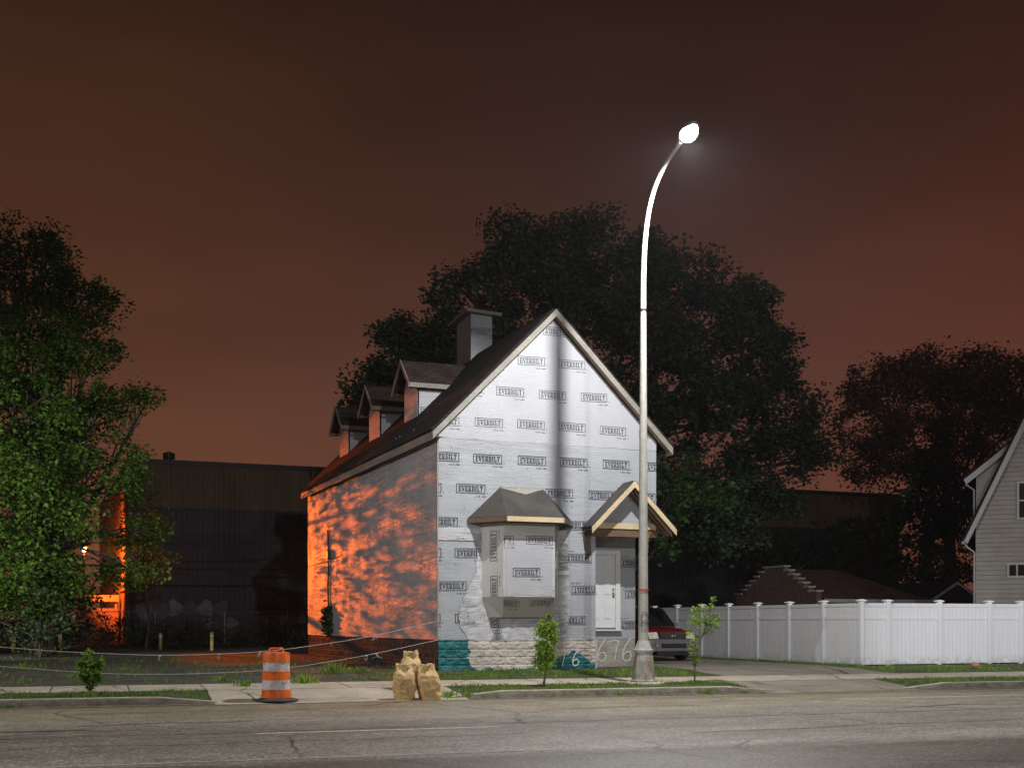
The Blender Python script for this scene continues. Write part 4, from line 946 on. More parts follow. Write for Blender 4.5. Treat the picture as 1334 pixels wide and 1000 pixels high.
# ------------------------------------------------------------------ ropes
def rope(name, label, pix, hang):
    a = Vector((9.94, 30.57, 0)); b = Vector((-.55, 28.0, 0)); e_ = b-a; nrm = Vector((e_.y, -e_.x, 0))
    pts = [onP(x, y, a, nrm) for x, y in pix]
    P = []
    for i in range(len(pts)-1):
        for k in range(6):
            t_ = k/6; p0, p1, p2, p3 = pts[max(i-1,0)], pts[i], pts[i+1], pts[min(i+2, len(pts)-1)]
            P.append(.5*((2*p1)+(p2-p0)*t_+(2*p0-5*p1+4*p2-p3)*t_**2+(3*p1-p0-3*p2+p3)*t_**3))
    P.append(pts[-1]); rt = tag(empty(name, pts[-1]), label, 'rope', 'ropes strung across the lot')
    m = MB(); m.tube(P, .0095, 6); m.build('cord', M['rope'], rt, smooth=True)
    for x, y in hang:
        p = onP(x, y, a, nrm); m = MB()
        for k in range(3): m.tube([p, p+Vector((random.gauss(0,.04), random.gauss(0,.03), -.05)), p+Vector((random.gauss(0,.06), random.gauss(0,.03), -.12))], .009, 4)
        m.tube([p-Vector((.03,0,0)), p+Vector((.03,0,0))], .024, 6); m.build('knot', M['rope'], rt, smooth=True)
rope('rope', 'upper of the two white ropes sagging across the lot to the house', ((-160,833),(0,842.5),(60,847),(125,850.5),(210,853),(280,851.5),(345,848),(400,841.5),(480,829),(571,808.5)), ((208,854),(285,852),(339,849),(487,828)))
rope('rope', 'lower of the two white ropes sagging across the lot to the house', ((-160,855),(0,867.5),(60,872),(130,876.5),(200,878),(270,876.5),(340,873),(400,866),(480,852.5),(571,833)), ((490,851),(477,854)))
m = MB(); m.tube([(9.9,30.55,2.0)]*1+[(10.5,30.57,1.87)], .006, 4) if False else None
pr = empty('rope_post', (-3.4, 27.3, .2)); tag(pr, 'wooden post holding the ropes beyond the left edge', 'post'); m = MB(); m.tube([(-3.4,27.3,.1),(-3.4,27.3,1.5)], .06, 10); m.build('post', M['bollard'], pr, smooth=True, angle=50); m = MB(); m.lathe([(.07,1.28),(.07,1.33)], (-3.4,27.3,.2), 10); m.build('post_cap', M['dark_metal'], pr)
# ------------------------------------------------------------------ foliage
def leaves(centers, radii, n_per, size, rg, droop=.25, flat=.75):
    """leaf quads scattered in clumps: centers (n,3), radii (n,)"""
    n = len(centers); N = n*n_per
    c = np.repeat(np.asarray(centers), n_per, 0); r = np.repeat(np.asarray(radii), n_per)[:, None]
    off = rg.normal(size=(N, 3)); off /= np.linalg.norm(off, axis=1)[:, None]; off *= (rg.random((N, 1))**.55)*r; off[:, 2] *= flat
    p = c+off
    d = rg.normal(size=(N, 3)); d[:, 2] = d[:, 2]*.5-droop; d += off/np.maximum(r, .01)*.6; d /= np.linalg.norm(d, axis=1)[:, None]
    e_ = rg.normal(size=(N, 3)); e_[:, 2] *= .5; e_ -= d*(e_*d).sum(1)[:, None]; e_ /= np.linalg.norm(e_, axis=1)[:, None]
    s = size*(.6+.8*rg.random((N, 1))); L = d*s; W_ = e_*s*.32; nrm = np.cross(d, e_)*s*.08
    return np.stack([p, p+L*.45+W_+nrm, p+L, p+L*.45-W_+nrm], 1)
def shell_points(lobes, dens, rg, inner=.25):
    C, = [[]]
    for (x, y, z, rx, ry, rzz) in lobes:
        n = max(3, int(dens*(rx*ry+rx*rzz+ry*rzz)/3*4))
        d = rg.normal(size=(n, 3)); d /= np.linalg.norm(d, axis=1)[:, None]
        rad = np.where(rg.random(n) < inner, rg.random(n)**.5, .82+.26*rg.random(n))[:, None]
        C.append(np.array([x, y, z])+d*rad*np.array([rx, ry, rzz]))
    return np.concatenate(C)
def tree(name, label, base, lobes, dens, crad, n_per, size, mat, trunk_r, seed, inner=.25, zmin=0, group=None, limbs=True, fork=.35, bark='bark', keep=None, droop=.25, part='crown'):
    rg = np.random.default_rng(seed); rnd = random.Random(seed)
    rt = tag(empty(name, base), label, 'tree', group)
    pts = shell_points(lobes, dens, rg, inner); pts = pts[pts[:, 2] > zmin]
    if keep is not None: pts = pts[[keep(p) for p in pts]]
    rad = crad*(.55+.75*rg.random(len(pts)))
    quads_object(part, leaves(pts, rad, n_per, size, rg, droop), M[mat], rt)
    base = Vector(base); top = Vector(np.mean([l[:3] for l in lobes], axis=0)); top = Vector((base.x*.5+top.x*.5, base.y*.5+top.y*.5, top.z))
    fk = base+(top-base)*fork
    m = MB(); m.tube([base-Vector((0,0,.2)), base+Vector((0,0,.3)), base.lerp(fk,.5)+Vector((.15,0,0)), fk, fk.lerp(top,.5)+Vector((-.2,.1,0)), top], [trunk_r*1.35, trunk_r*1.05, trunk_r*.9, trunk_r*.8, trunk_r*.45, trunk_r*.15], 10)
    m.build('trunk', M[bark], rt, smooth=True)
    if limbs:
        for l in lobes:
            m = MB(); t0 = fk.lerp(top, rnd.uniform(0,.7)); e_ = Vector(l[:3]); mid = t0.lerp(e_, .5)+Vector((rnd.gauss(0,.3), rnd.gauss(0,.3), rnd.uniform(.1,.6)))
            m.tube([t0, mid, e_], [trunk_r*.36, trunk_r*.2, trunk_r*.08], 6)
            for k in range(6):
                d = Vector([rnd.gauss(0,1) for _ in range(3)]).normalized(); e2 = e_+Vector((d.x*l[3], d.y*l[4], abs(d.z)*l[5]))*.85; s0 = mid.lerp(e_, rnd.random())
                m.tube([s0, s0.lerp(e2,.5)+Vector((0,0,rnd.uniform(0,.3))), e2], [trunk_r*.12, trunk_r*.07, trunk_r*.03], 5)
            m.build('limb', M[bark], rt, smooth=True)
    return rt
def lobe(px, py, Y, rpx, rzpx=None, ry=None):   # an ellipsoid of crown seen at a pixel, at its real depth
    p = onY(px, py, Y); Z = Y/ray(px, py).y; s = Z/F
    rx = rpx*s; return (p.x, p.y, p.z, rx, ry or rx, (rzpx or rpx)*s)
# left tree
LT = [lobe(20,358,53,84,52), lobe(95,400,53,52,40), lobe(-40,430,54,120,90), lobe(60,450,52,85,45), lobe(118,470,52,36,26), lobe(20,540,51,100,60), lobe(125,525,52,70,24), lobe(110,555,52,55,28),
      lobe(0,630,50,110,60), lobe(110,610,51,75,36), lobe(-60,700,50,110,70), lobe(50,690,50,80,50), lobe(150,645,52,45,26), lobe(185,700,52,38,22), lobe(165,740,52,42,22), lobe(30,750,49,75,30), lobe(110,745,52,50,22), lobe(60,765,51,40,14), lobe(190,525,51,26,9), lobe(25,318,53,50,22)  , lobe(60,600,54,80,50), lobe(-30,560,53,120,80), lobe(45,785,50,50,20), lobe(-40,780,50,60,30), lobe(90,770,54,40,20), lobe(20,720,60,90,60)]
rk = random.Random(9)
def no_lamp(p):                 # the sodium lamp shows through a gap in the branches
    d = Vector(p)-Vector((0,0,EYE)); r_ = (d.x*C_-d.y*S_)/(d.x*S_+d.y*C_); px = PX+F*r_; py = PY-F*d.z/(d.x*S_+d.y*C_)
    return not (math.hypot(px-110, py-716) < 14) and not (112 < px < 166 and 605 < py < 800 and rk.random() < .6)
tree('broadleaf_tree', 'large leafy tree at the left edge, lit green low down and hiding an orange lamp', (0.5, 52.5, .3), LT, 2.1, .75, 125, .165, 'leaf_left', .42, 11, .35, 1.6, keep=no_lamp)
tree('slim_tree', 'slender sparse tree between the orange lamp and the house, right of the large left tree', (5.2, 60.5, .3),
     [lobe(196,690,60.5,20,20,4.2), lobe(204,728,60,15,16,3.2), lobe(185,655,62,22,16,3.5), lobe(170,705,63,26,26,3), lobe(200,688,60.5,17,10,4), lobe(188,700,58,18,16,3)], 2.6, .55, 30, .125, 'leaf_left', .07, 15, .6, 1.2, fork=.5)
# big maple behind the house
BT = [lobe(770,345,57,100,52), lobe(690,358,56,75,46), lobe(850,385,57,105,50), lobe(620,390,55,55,32), lobe(560,440,55,60,34), lobe(500,500,54,42,32), lobe(480,530,55,28,24), lobe(640,470,56,100,60),
      lobe(780,470,55,140,80), lobe(920,430,56,95,60), lobe(1000,490,55,46,34), lobe(980,540,55,80,60), lobe(1045,570,55,38,30), lobe(900,560,53,110,70), lobe(1070,600,55,22,16), lobe(1000,630,54,62,38), lobe(880,650,52,75,45), lobe(940,690,53,60,30), lobe(560,520,56,90,40),
      lobe(980,400,56,36,28), lobe(1015,440,55,24,22), lobe(660,300,55,20,16), lobe(720,305,56,40,22), lobe(515,425,54,22,16), lobe(590,365,55,26,16), lobe(760,290,56,26,14)]
tree('maple_tree', 'huge dark maple tree standing behind the wrapped house', (24.5, 57, .3), BT, 1.35, 1.0, 150, .24, 'leaf_big', .6, 21, .3, 4.2, fork=.4)
NT_ = [lobe(885,630,44,40,30), lobe(872,690,43,26,24), lobe(905,660,45,45,30), lobe(900,600,45,32,22), lobe(862,720,43,22,14), lobe(930,640,46,38,24)]
tree('young_maple', 'low green tree close behind the right side of the wrapped house', (22.2, 45.5, .3), NT_, 2.0, .5, 44, .22, 'leaf_low', .16, 31, .35, 2.6)
# right trees
RT = [lobe(1235,490,68,90,26), lobe(1170,500,67,66,28), lobe(1135,560,66,52,28), lobe(1300,500,68,80,36), lobe(1125,520,67,26,16), lobe(1180,580,67,60,22), lobe(1290,560,69,70,30), lobe(1360,520,69,70,50), lobe(1215,545,68,40,18), lobe(1150,610,66,46,18), lobe(1240,600,67,60,20)]
tree('locust_tree', 'spreading flat topped tree with visible branches behind the right end house', (60.5, 69, .3), RT, 1.35, 1.25, 120, .24, 'leaf_right', .5, 41, .35, 5, fork=.45)
DT = [lobe(1210,660,60,52,36), lobe(1180,700,60,36,40), lobe(1235,720,60,44,46), lobe(1200,760,60,50,30), lobe(1245,650,61,34,26), lobe(1215,615,60,30,20)]
tree('dark_tree', 'dense dark tree rising behind the brick garage roof', (51.5, 61, .3), DT, 2.6, .9, 60, .28, 'leaf_dark', .3, 51, .3, .8)
DT = [lobe(1110,700,66,46,26), lobe(1060,710,66,44,24), lobe(1130,740,66,44,22), lobe(1000,720,66,50,22)]
tree('dark_tree', 'low dark tree against the far metal building, left of the brick garage roof', (44.5, 66.5, .3), DT, 1.2, .8, 42, .3, 'leaf_dark', .25, 52, .3, .8)
# shrubs along the chain link fence
for i, (px, Y, w_, h_, lab) in enumerate(((20,57,70,62,'dark shrub mass under the left tree at the photo edge'), (85,58,34,44,'dark shrub left of the orange lit wall'), (52,48,44,48,'dark shrub hiding the trunk of the large left tree'), (138,65,30,26,'low weeds bush at the foot of the orange lit wall'), (200,64,34,16,'pale tipped bush right of the orange lit wall'),
                              (260,66,36,20,'bush below the graffiti on the metal building'), (330,66,36,15,'bush behind the traffic drum at the far fence'), (385,66,26,16,'bush beside the back of the wrapped house'))):
    b = onY(px, 845, Y); b.z = .3; rg = np.random.default_rng(60+i)
    rt = tag(empty('shrub', b), lab, 'shrub', 'shrubs along the back of the lot'); lb = [lobe(px, 836-h_*.55, Y, w_*.9, h_*.8, 1.6), lobe(px-w_*.4, 840-h_*.3, Y, w_*.5, h_*.6, 1.2), lobe(px+w_*.5, 840-h_*.3, Y+.5, w_*.5, h_*.6, 1.2)]
    pts = shell_points(lb, 3.0, rg, .4); pts = pts[pts[:, 2] > .3]; quads_object('foliage', leaves(pts, .35+.2*rg.random(len(pts)), 36, .16, rg, -.1), M['leaf_dark'], rt)
    m = MB()
    for k in range(5): m.tube([b, b+Vector((random.gauss(0,.3), random.gauss(0,.3), .8)), b+Vector((random.gauss(0,.8), random.gauss(0,.5), 1.6))], [.04,.03,.01], 5)
    m.build('stem', M['bark'], rt)
# saplings
def sapling(name, label, px, py, z, stem, blobs, size, mat, per, seed, group='young trees and shrubs by the kerb', r0=.018):
    b = onG(px, py, z); u, v = UV(b.x, b.y); b.z = H(u, v)-.01; rg = np.random.default_rng(seed); rt = tag(empty(name, b), label, 'sapling', group)
    Y = b.y; m = MB(); pts = [b]+[onY(x, y, Y) for x, y in stem]; m.tube(pts, [r0*(1-.75*i/(len(pts)-1)) for i in range(len(pts))], 7)
    m.build('stem', M['bark_pale'], rt, smooth=True); m = MB()
    C = []; Rr = []
    for (x, y, rp) in blobs:
        p = onY(x, y, Y+rg.uniform(-.1,.1)); C.append(p); Rr.append(rp*Y/ray(x,y).y/F)
        near = min(pts, key=lambda q_: (q_-p).length+max(0, q_.z-p.z)*3); m.tube([near, near.lerp(p,.6)+Vector((0,0,-.02)), p], [.008,.005,.003], 5)
    m.build('branch', M['bark_pale'], rt)
    quads_object('foliage', leaves(np.array(C), np.array(Rr), per, size, rg, .3, 1.0), M[mat], rt); return rt
rr = random.Random(5)
bl = [(711+rr.gauss(0,4.2)+(0 if y > 815 else 3), y, rr.uniform(6,10)) for y in [rr.uniform(812,868) for _ in range(36)]]+[(715,802,2.5),(702,840,5),(722,835,5),(712,866,4)]
sapling('sapling', 'leafy bright green sapling in front of the painted foundation', 708, 894, .16, ((710,880),(712,865),(713,845),(714,825),(715,802)), bl, .055, 'leaf_young', 115, 71, r0=.03)
bl = [(916+rr.gauss(0,9), 808+rr.gauss(0,7), 6) for _ in range(18)]+[(929,779,3),(927,788,2.5),(905,793,4),(935,802,5),(919,822,4),(904,835,3.5),(908,842,4),(903,850,4),(907,858,4.5),(904,864,4),(910,828,3),(898,846,2.5)]
sapling('sapling', 'thin sparse sapling with a lopsided top in front of the parked car', 905, 889, .16, ((905,875),(906,860),(909,845),(915,828),(921,812),(925,795),(929,777)), bl, .058, 'leaf_young', 34, 72, r0=.022)
bl = [(118+rr.gauss(0,9)*(1 if y < 878 else .5), y, 6) for y in [rr.uniform(854,890) for _ in range(30)]]+[(118,849,2.5),(104,862,4),(133,862,4),(118,893,4)]
sapling('kerb_shrub', 'bushy bright green shrub growing on the left verge', 118, 906, .16, ((118,895),(117,880),(119,865),(118,850)), bl, .08, 'leaf_weed', 40, 73, r0=.015)
# ------------------------------------------------------------------ vinyl fence
FX, FY = 22.76, 29.8
vf = tag(empty('vinyl_fence', (FX, FY, .31)), 'white vinyl privacy fence with capped posts turning a corner by the driveway', 'fence')
def fpost(x, y, h=1.9):
    m = MB(); m.box((x-.065,y-.065,.25),(x+.065,y+.065,.32+h)); p = m.build('post', M['vinyl'], vf, bevel=.006)
    m = MB(); c = Vector((x,y,.32+h)); s = .092
    def sq(s, z): return [c+Vector((a*s,b*s,z)) for a, b in ((-1,-1),(1,-1),(1,1),(-1,1))]
    rings = [sq(.07,-.07), sq(.072,-.02), sq(.115,.0), sq(.115,.02), sq(.06,.045), sq(.01,.055)]
    for r0, r1 in zip(rings, rings[1:]):
        for k in range(4): m.face([r0[k], r0[(k+1)%4], r1[(k+1)%4], r1[k]])
    m.face(rings[-1]); m.build('post_cap', M['vinyl_cap'], p)
def fpanel(a, b, vertical=True):
    a, b = Vector(a), Vector(b); d = (b-a); L = d.length-.13; d.normalize(); a = a+d*.065; ang = math.atan2(d.y, d.x); Mx = Matrix.Translation((a.x, a.y, .32)) @ Matrix.Rotation(ang, 4, 'Z')
    m = MB(); n = max(3, round(L/.152)); w_ = L/n
    for k in range(n): m.box((k*w_+.004,-.012,.05),((k+1)*w_-.004,.012,1.36), 0, Mx); m.box((k*w_+.002,-.012,1.44),((k+1)*w_-.002,.012,1.76), 0, Mx)
    m.box((0,-.006,.06),(L,.006,1.75),0,Mx)
    m.build('panel', M['vinyl'], vf)
    for z0, z1 in ((.03,.12),(1.36,1.44),(1.74,1.84)):
        m = MB(); m.box((0,-.028,z0),(L,.028,z1),0,Mx); m.build('rail', M['vinyl'], vf)
side = [(FX, FY+1.83*k) for k in range(12)]; front = [(FX,FY),(23.7,FY),(25.6,FY),(27.5,FY),(28.75,FY),(30.6,FY),(32.45,FY),(34.3,FY)]
for p in side+front[1:]: fpost(*p)
for L_ in (side, front):
    for a, b in zip(L_, L_[1:]): fpanel((*a,0), (*b,0))
gp = onG(1262, 867.5, .33); m = MB(); m.lathe([(.10,0),(.13,.05),(.10,.11),(.03,.14)], (gp.x, gp.y-.25, .32), 9); tag(m.build('stone', simple('rust_stone', (.3,.15,.09), .9, bump=.8), smooth=True), 'small reddish stone in the grass at the foot of the fence', 'stone')
# ------------------------------------------------------------------ parked car (front towards the street)
CG = onG(875, 861, .32); cax = Vector((19.62, 35.4, .325)); car = tag(empty('parked_car', cax), 'dark red off-road car with grey bumper parked beside the house', 'car')
K = lambda x, y, z: cax+Vector((x, y, z))
def loft(m, secs, mat=0, close=True):
    n = len(secs[0]); b = len(m.v)
    for s in secs: m.v += [tuple(K(*p)) for p in s]
    for i in range(len(secs)-1):
        for k in range(n): k2 = (k+1) % n; m.f.append((b+i*n+k, b+i*n+k2, b+(i+1)*n+k2, b+(i+1)*n+k)); m.m.append(mat)
    m.f.append(tuple(range(b+n-1, b-1, -1))); m.m.append(mat); e_ = b+(len(secs)-1)*n; m.f.append(tuple(range(e_, e_+n))); m.m.append(mat)
def sec(y, wb, wt, zb, zt, r=.08): return [(-wb,y,zb),(wb,y,zb),(wb+.02,y,(zb+zt)*.5),(wt,y,zt-r),(wt-r,y,zt-.01),(wt*.5,y,zt+.02),(-wt*.5,y,zt+.02),(-wt+r,y,zt-.01),(-wt,y,zt-r),(-wb-.02,y,(zb+zt)*.5)]
m = MB(); loft(m, [sec(.12,.84,.80,.62,.94), sec(.25,.88,.85,.40,1.02), sec(.9,.91,.86,.40,1.08), sec(1.35,.92,.87,.36,1.12), sec(2.5,.92,.88,.36,1.12), sec(3.8,.92,.88,.36,1.12), sec(4.6,.88,.84,.42,1.10)]); m.build('body', M['car'], car, smooth=True, angle=38)
def csec(y, w0, w1, z0, z1): return [(-w0,y,z0),(w0,y,z0),(w1+.04,y,z1-.1),(w1-.06,y,z1),(-w1+.06,y,z1),(-w1-.04,y,z1-.1)]
m = MB(); loft(m, [csec(1.25,.80,.78,1.08,1.14), csec(1.62,.82,.68,1.08,1.52), csec(1.92,.83,.66,1.08,1.76), csec(3.0,.83,.66,1.08,1.80), csec(4.2,.82,.64,1.08,1.76), csec(4.55,.80,.66,1.08,1.2)]); m.build('cabin', M['car'], car, smooth=True, angle=30)
m = MB()
wsh = [K(-.74,1.24,1.14), K(.74,1.24,1.14), K(.60,1.86,1.73), K(-.60,1.86,1.73)]; m.face([p+Vector((0,-.02,.015)) for p in wsh]); m.build('windshield', M['glass_dark'], car)
for s in (-1, 1):
    m = MB(); m.face([K(s*.865,1.62,1.14), K(s*.865,2.5,1.14), K(s*.745,2.5,1.68), K(s*.745,1.98,1.66)]); m.face([K(s*.865,2.58,1.14), K(s*.865,3.5,1.14), K(s*.745,3.5,1.68), K(s*.745,2.58,1.68)]); m.build('side_window', M['glass_dark'], car)
    m = MB(); loft(m, [[(s*.90,1.55,1.12),(s*1.06,1.55,1.14),(s*1.06,1.55,1.28),(s*.92,1.55,1.28)], [(s*.90,1.68,1.13),(s*1.04,1.66,1.15),(s*1.04,1.66,1.26),(s*.92,1.68,1.26)]][::s]); m.build('mirror', M['car_plastic'], car, bevel=.02)
    m = MB(); hp = [(s*.50,.10,.74),(s*.84,.15,.72),(s*.86,.20,.94),(s*.56,.14,.95)]; m.prism([K(*p) for p in (hp if s > 0 else hp[::-1])], (0,.10,0)); m.v = [(x, y-.05, z) for x, y, z in m.v]; m.build('headlight', M['lens'], car, bevel=.02)
    m = MB(); m.lathe([(.0,0),(.07,.0),(.08,.02),(.0,.03)], (0,0,0), 16); m.v = [tuple(K(s*.66+x, .0-z, .50+y)) for x, y, z in m.v]; m.build('fog_light', M['chrome'], car, smooth=True, angle=40)
m = MB(); m.prism([K(-.47,.02,.72), K(.47,.02,.72), K(.52,.06,.93), K(-.52,.06,.93)], (0,.08,0), 0)
for k in range(7): m.box(tuple(K(-.46,.0,.745+k*.026)), tuple(K(.46,.02,.752+k*.026)), 1)
gr = m.build('grille', [M['black'], M['car_plastic']], car)
m = MB(); m.lathe([(.0,0),(.045,.0),(.055,.01),(.04,.02),(0,.02)], (0,0,0), 18); m.v = [tuple(K(x*1.25, -.005-z, .83+y*.8)) for x, y, z in m.v]; m.box(tuple(K(-.07,-.02,.85)), tuple(K(.07,-.008,.862))); m.build('emblem', M['chrome'], gr, smooth=True, angle=40)
m = MB(); loft(m, [sec(-.02,.80,.78,.34,.68,.05), sec(.06,.88,.87,.30,.72,.05), sec(.6,.93,.92,.32,.70,.05)]); bp = m.build('bumper', M['car_plastic'], car, smooth=True, angle=35)
m = MB(); m.box(tuple(K(-.46,-.04,.44)), tuple(K(.46,-.021,.58))); m.build('air_intake', M['black'], bp, bevel=.01)
m = MB(); m.box(tuple(K(-.60,.0,.20)), tuple(K(.60,.5,.335))); m.build('skid_plate', M['black'], car)
for s in (-1, 1):
    for y in (.95, 3.65):
        m = MB(); m.lathe([(.22,-.115),(.36,-.11),(.375,-.06),(.375,.06),(.36,.11),(.22,.115)], (0,0,0), 28); m.v = [tuple(K(s*.80+z, y+x, .375+yy)) for x, yy, z in m.v]; wh = m.build('tyre', M['rubber'], car, smooth=True, angle=35)
        m = MB(); m.lathe([(.0,-.10),(.22,-.09),(.22,.09),(.0,.118)], (0,0,0), 20); m.v = [tuple(K(s*(.80+z), y+x, .375+yy)) for x, yy, z in m.v]; m.build('rim', M['galv'], wh, smooth=True, angle=30)
for s in (-1, 1):
    m = MB(); m.tube([K(s*.6,2.1,1.80),K(s*.6,2.2,1.86),K(s*.6,3.8,1.86),K(s*.6,3.9,1.80)], .018, 6); m.build('roof_rail', M['black'], car)
# ------------------------------------------------------------------ metal building at the back
BX0, BX1, BY = 5.35, 59.0, 73.0; BT_ = 10.75
mb = tag(empty('metal_building', (30, BY, .3)), 'long dark ribbed metal warehouse with a tan top band behind the lot', 'building')
m = MB(); x = BX0
while x < BX1:
    m.raw([(x,BY,.2),(x+.16,BY,.2),(x+.19,BY-.04,.2),(x+.27,BY-.04,.2),(x+.30,BY,.2),(x,BY,BT_),(x+.16,BY,BT_),(x+.19,BY-.04,BT_),(x+.27,BY-.04,BT_),(x+.30,BY,BT_)], [(0,1,6,5),(1,2,7,6),(2,3,8,7),(3,4,9,8)]); x += .30
m.build('front_wall', M['clad'], mb)
m = MB(); m.face([(BX0,BY,.2),(BX0,BY+30,.2),(BX0,BY+30,BT_),(BX0,BY,BT_)][::-1]); m.box((BX0+.1,BY+.2,.2),(BX1,BY+30,BT_-.2)); y = BY
while y < BY+30: m.box((BX0-.05,y+.2,.2),(BX0-.002,y+.35,BT_-.05)); y += .6
m.build('end_wall', M['clad_end'], mb)
m = MB(); m.box((BX0-.08,BY-.1,BT_-.05),(BX1+.05,BY+.05,BT_+.22)); m.box((BX0-.08,BY+.052,BT_-.05),(BX0+.1,BY+30,BT_+.22)); m.build('parapet_cap', M['dark_metal'], mb)
m = MB(); m.box((BX0-.07,BY-.09,.2),(BX0+.07,BY-.045,BT_-.06)); m.build('corner_trim', M['dark_metal'], mb)
m = MB(); m.box((BX0+.15,BY-.06,8.20),(BX1,BY-.042,8.28)); m.build('flashing', M['dark_metal'], mb)
for px, s in ((220,.32),(326,.12)):
    p = onY(px, 606, BY+1); m = MB(); m.tube([(p.x,p.y,BT_-.1),(p.x,p.y,BT_+.5*s/.32)], s*.7, 12); m.lathe([(s*1.1,.0),(s*1.1,s),(s*.3,s*1.3)], (p.x,p.y,BT_+.4*s/.32), 12); m.build('roof_vent', M['dark_metal'], mb, smooth=True, angle=40)
m = MB()                        # illegible throw-up letters
def bubble(px, py, w_, h_, cells):
    for k in range(cells):
        cx0 = px+k*w_; pts = []
        for i in range(18):
            a = 2*math.pi*i/18; rr_ = 1+.18*math.sin(3*a+px+k); p = onY(cx0+math.cos(a)*w_*.52*rr_, py-math.sin(a)*h_*.5*rr_, BY-.05); pts.append(p+Vector((0,-.004*k,0)))
        m.face(pts, k % 2)
bubble(188,795,22,26,2); bubble(228,792,20,20,4); bubble(270,811,16,14,3); bubble(345,806,12,14,5)
m.build('graffiti', [M['tag_grey'], simple('graffiti_dim', (.09,.09,.11), .7)], mb)
lw = tag(empty('loading_wall', (4.2, 79, .3)), 'low concrete wall with a pale rail, lit orange beside the metal building', 'wall')
m = MB(); a, b = onY(100, 830, 79), onY(154, 830, 79); m.box((a.x,78.8,.2),(b.x,79.1,2.5)); m.build('panel', M['clad_end'], lw)
m = MB(); m.box((a.x-.3,78.7,2.9),(b.x+.02,79.2,3.3)); m.box((a.x+.1,78.85,2.5),(a.x+.2,79,2.9)); m.box((b.x-.2,78.85,2.5),(b.x-.1,79,2.9)); m.build('coping', M['concrete'], lw)
# overhead cables in front of the dark building
for (y0, y1, Y, lab) in ((715,737,66,'thick dark overhead cable crossing in front of the metal building'), (690,701,66,'thin dark cable crossing above the thick one before the metal building')):
    pts = []
    a, b = onY(-120, y0, Y), onY(470, y1, Y)
    for i in range(17): t_ = i/16; p = a.lerp(b, t_); p.z -= 4*.5*t_*(1-t_); pts.append(p)
    m = MB(); m.tube(pts, .05 if y0 > 700 else .03, 6); tag(m.build('overhead_cable', M['black'], smooth=True), lab, 'cable')
# chain link fence
cf = tag(empty('chain_link_fence', (8, 69, .3)), 'chain link fence at the back of the lot before the warehouse', 'fence')
xs = [-14,-10.6,-7.2,-3.6,-.2,2.75,6.4,10.1,13.6,17.0]
for x in xs: m = MB(); m.tube([(x,69,.2),(x,69,2.25)], .035, 8); m.build('post', M['galv'], cf, smooth=True, angle=50)
m = MB(); m.tube([(xs[0],69,2.2),(xs[-1],69,2.2)], .025, 6); m.build('top_rail', M['galv'], cf, smooth=True)
m = MB()
x = xs[0]
while x < xs[-1]-2: m.face([(x,69.02,.3),(x+.012,69.02,.3),(x+1.912,69.02,2.2),(x+1.9,69.02,2.2)]); m.face([(x+1.9,69.025,.3),(x+1.912,69.025,.3),(x+.012,69.025,2.2),(x,69.025,2.2)]); x += .16
tag(m.build('mesh', M['dark_metal'], cf))
# bollards
for px, py, top, lab in ((18,850,824,'yellow wooden bollard nearest the left photo edge'), (78,851,824,'second yellow bollard, before the shrubs left of the orange wall'), (209,846,824,'yellow bollard before the pale tipped bush'), (276,847,823,'yellow bollard before the graffiti, left of the drum')):
    b = onG(px, py, .31); h = onY(px, top, b.y).z; rt = tag(empty('bollard', b), lab, 'bollard', 'yellow bollards along the back of the lot')
    m = MB(); m.tube([b-Vector((0,0,.1)), Vector((b.x,b.y,h-.03)), Vector((b.x,b.y,h))], [.085,.083,.06], 10); m.build('post', M['bollard'], rt, smooth=True, angle=40)
    m = MB(); m.tube([Vector((b.x,b.y,h-.2)), Vector((b.x,b.y,h-.12))], .088, 10); m.build('band', M['refl'], rt, smooth=True, angle=40)
# ------------------------------------------------------------------ right neighbour house
c0 = Vector((36.25, 40.0, 0)); th = R(-45); ex = Vector((math.cos(th), math.sin(th), 0)); ey = Vector((-math.sin(th), math.cos(th), 0)); nh = -ey
rh = tag(empty('neighbour_house', c0+Vector((0,0,.3))), 'tan lap sided house with steep white rake boards at the right edge', 'house')
Q = lambda a, b, z: c0+ex*a+ey*b+Vector((0,0,z))
def loc(px, py, back=0.0): p = onP(px, py, c0+ey*back, nh)-c0; return p.dot(ex), p.z
eA, eZ = loc(1257, 705); tA, tZ = loc(1325, 566); sl_ = (tZ-eZ)/(tA-eA); rA = eA+4.6; rZ_ = eZ+sl_*4.6
fz = lambda a: min(eZ+sl_*(a-eA), eZ+sl_*(2*rA-eA-a))-.15
WA1 = 2*rA
m = MB(); z = .3; p_ = .19
while z < rZ_-.3:               # lap siding, each course a sloping board
    z1 = z+p_
    def xr(zz):
        lo_ = max(0.0, rA-(rZ_-.15-zz)/sl_); return lo_, 2*rA-lo_
    a0, a1 = xr(z); b0, b1 = xr(z1)
    if b1 > b0: m.face([Q(a0,-.045,z+.012), Q(a1,-.045,z+.012), Q(b1,-.008,z1), Q(b0,-.008,z1)]); m.face([Q(a0,-.045,z+.012), Q(a0,-.008,z), Q(a1,-.008,z), Q(a1,-.045,z+.012)])
    z = z1
m.prism([Q(0,0,.2), Q(WA1,0,.2), Q(WA1,0,eZ), Q(rA,0,rZ_-.2), Q(0,0,eZ)], ey*9)
m.build('wall', M['siding'], rh)
m = MB(); m.slab([Q(eA,-.35,eZ), Q(rA,-.35,rZ_), Q(rA,9.3,rZ_), Q(eA,9.3,eZ)][::-1], .12); m.slab([Q(rA,-.35,rZ_), Q(2*rA-eA,-.35,eZ), Q(2*rA-eA,9.3,eZ), Q(rA,9.3,rZ_)][::-1], .12); m.build('roof', M['shingle'], rh)
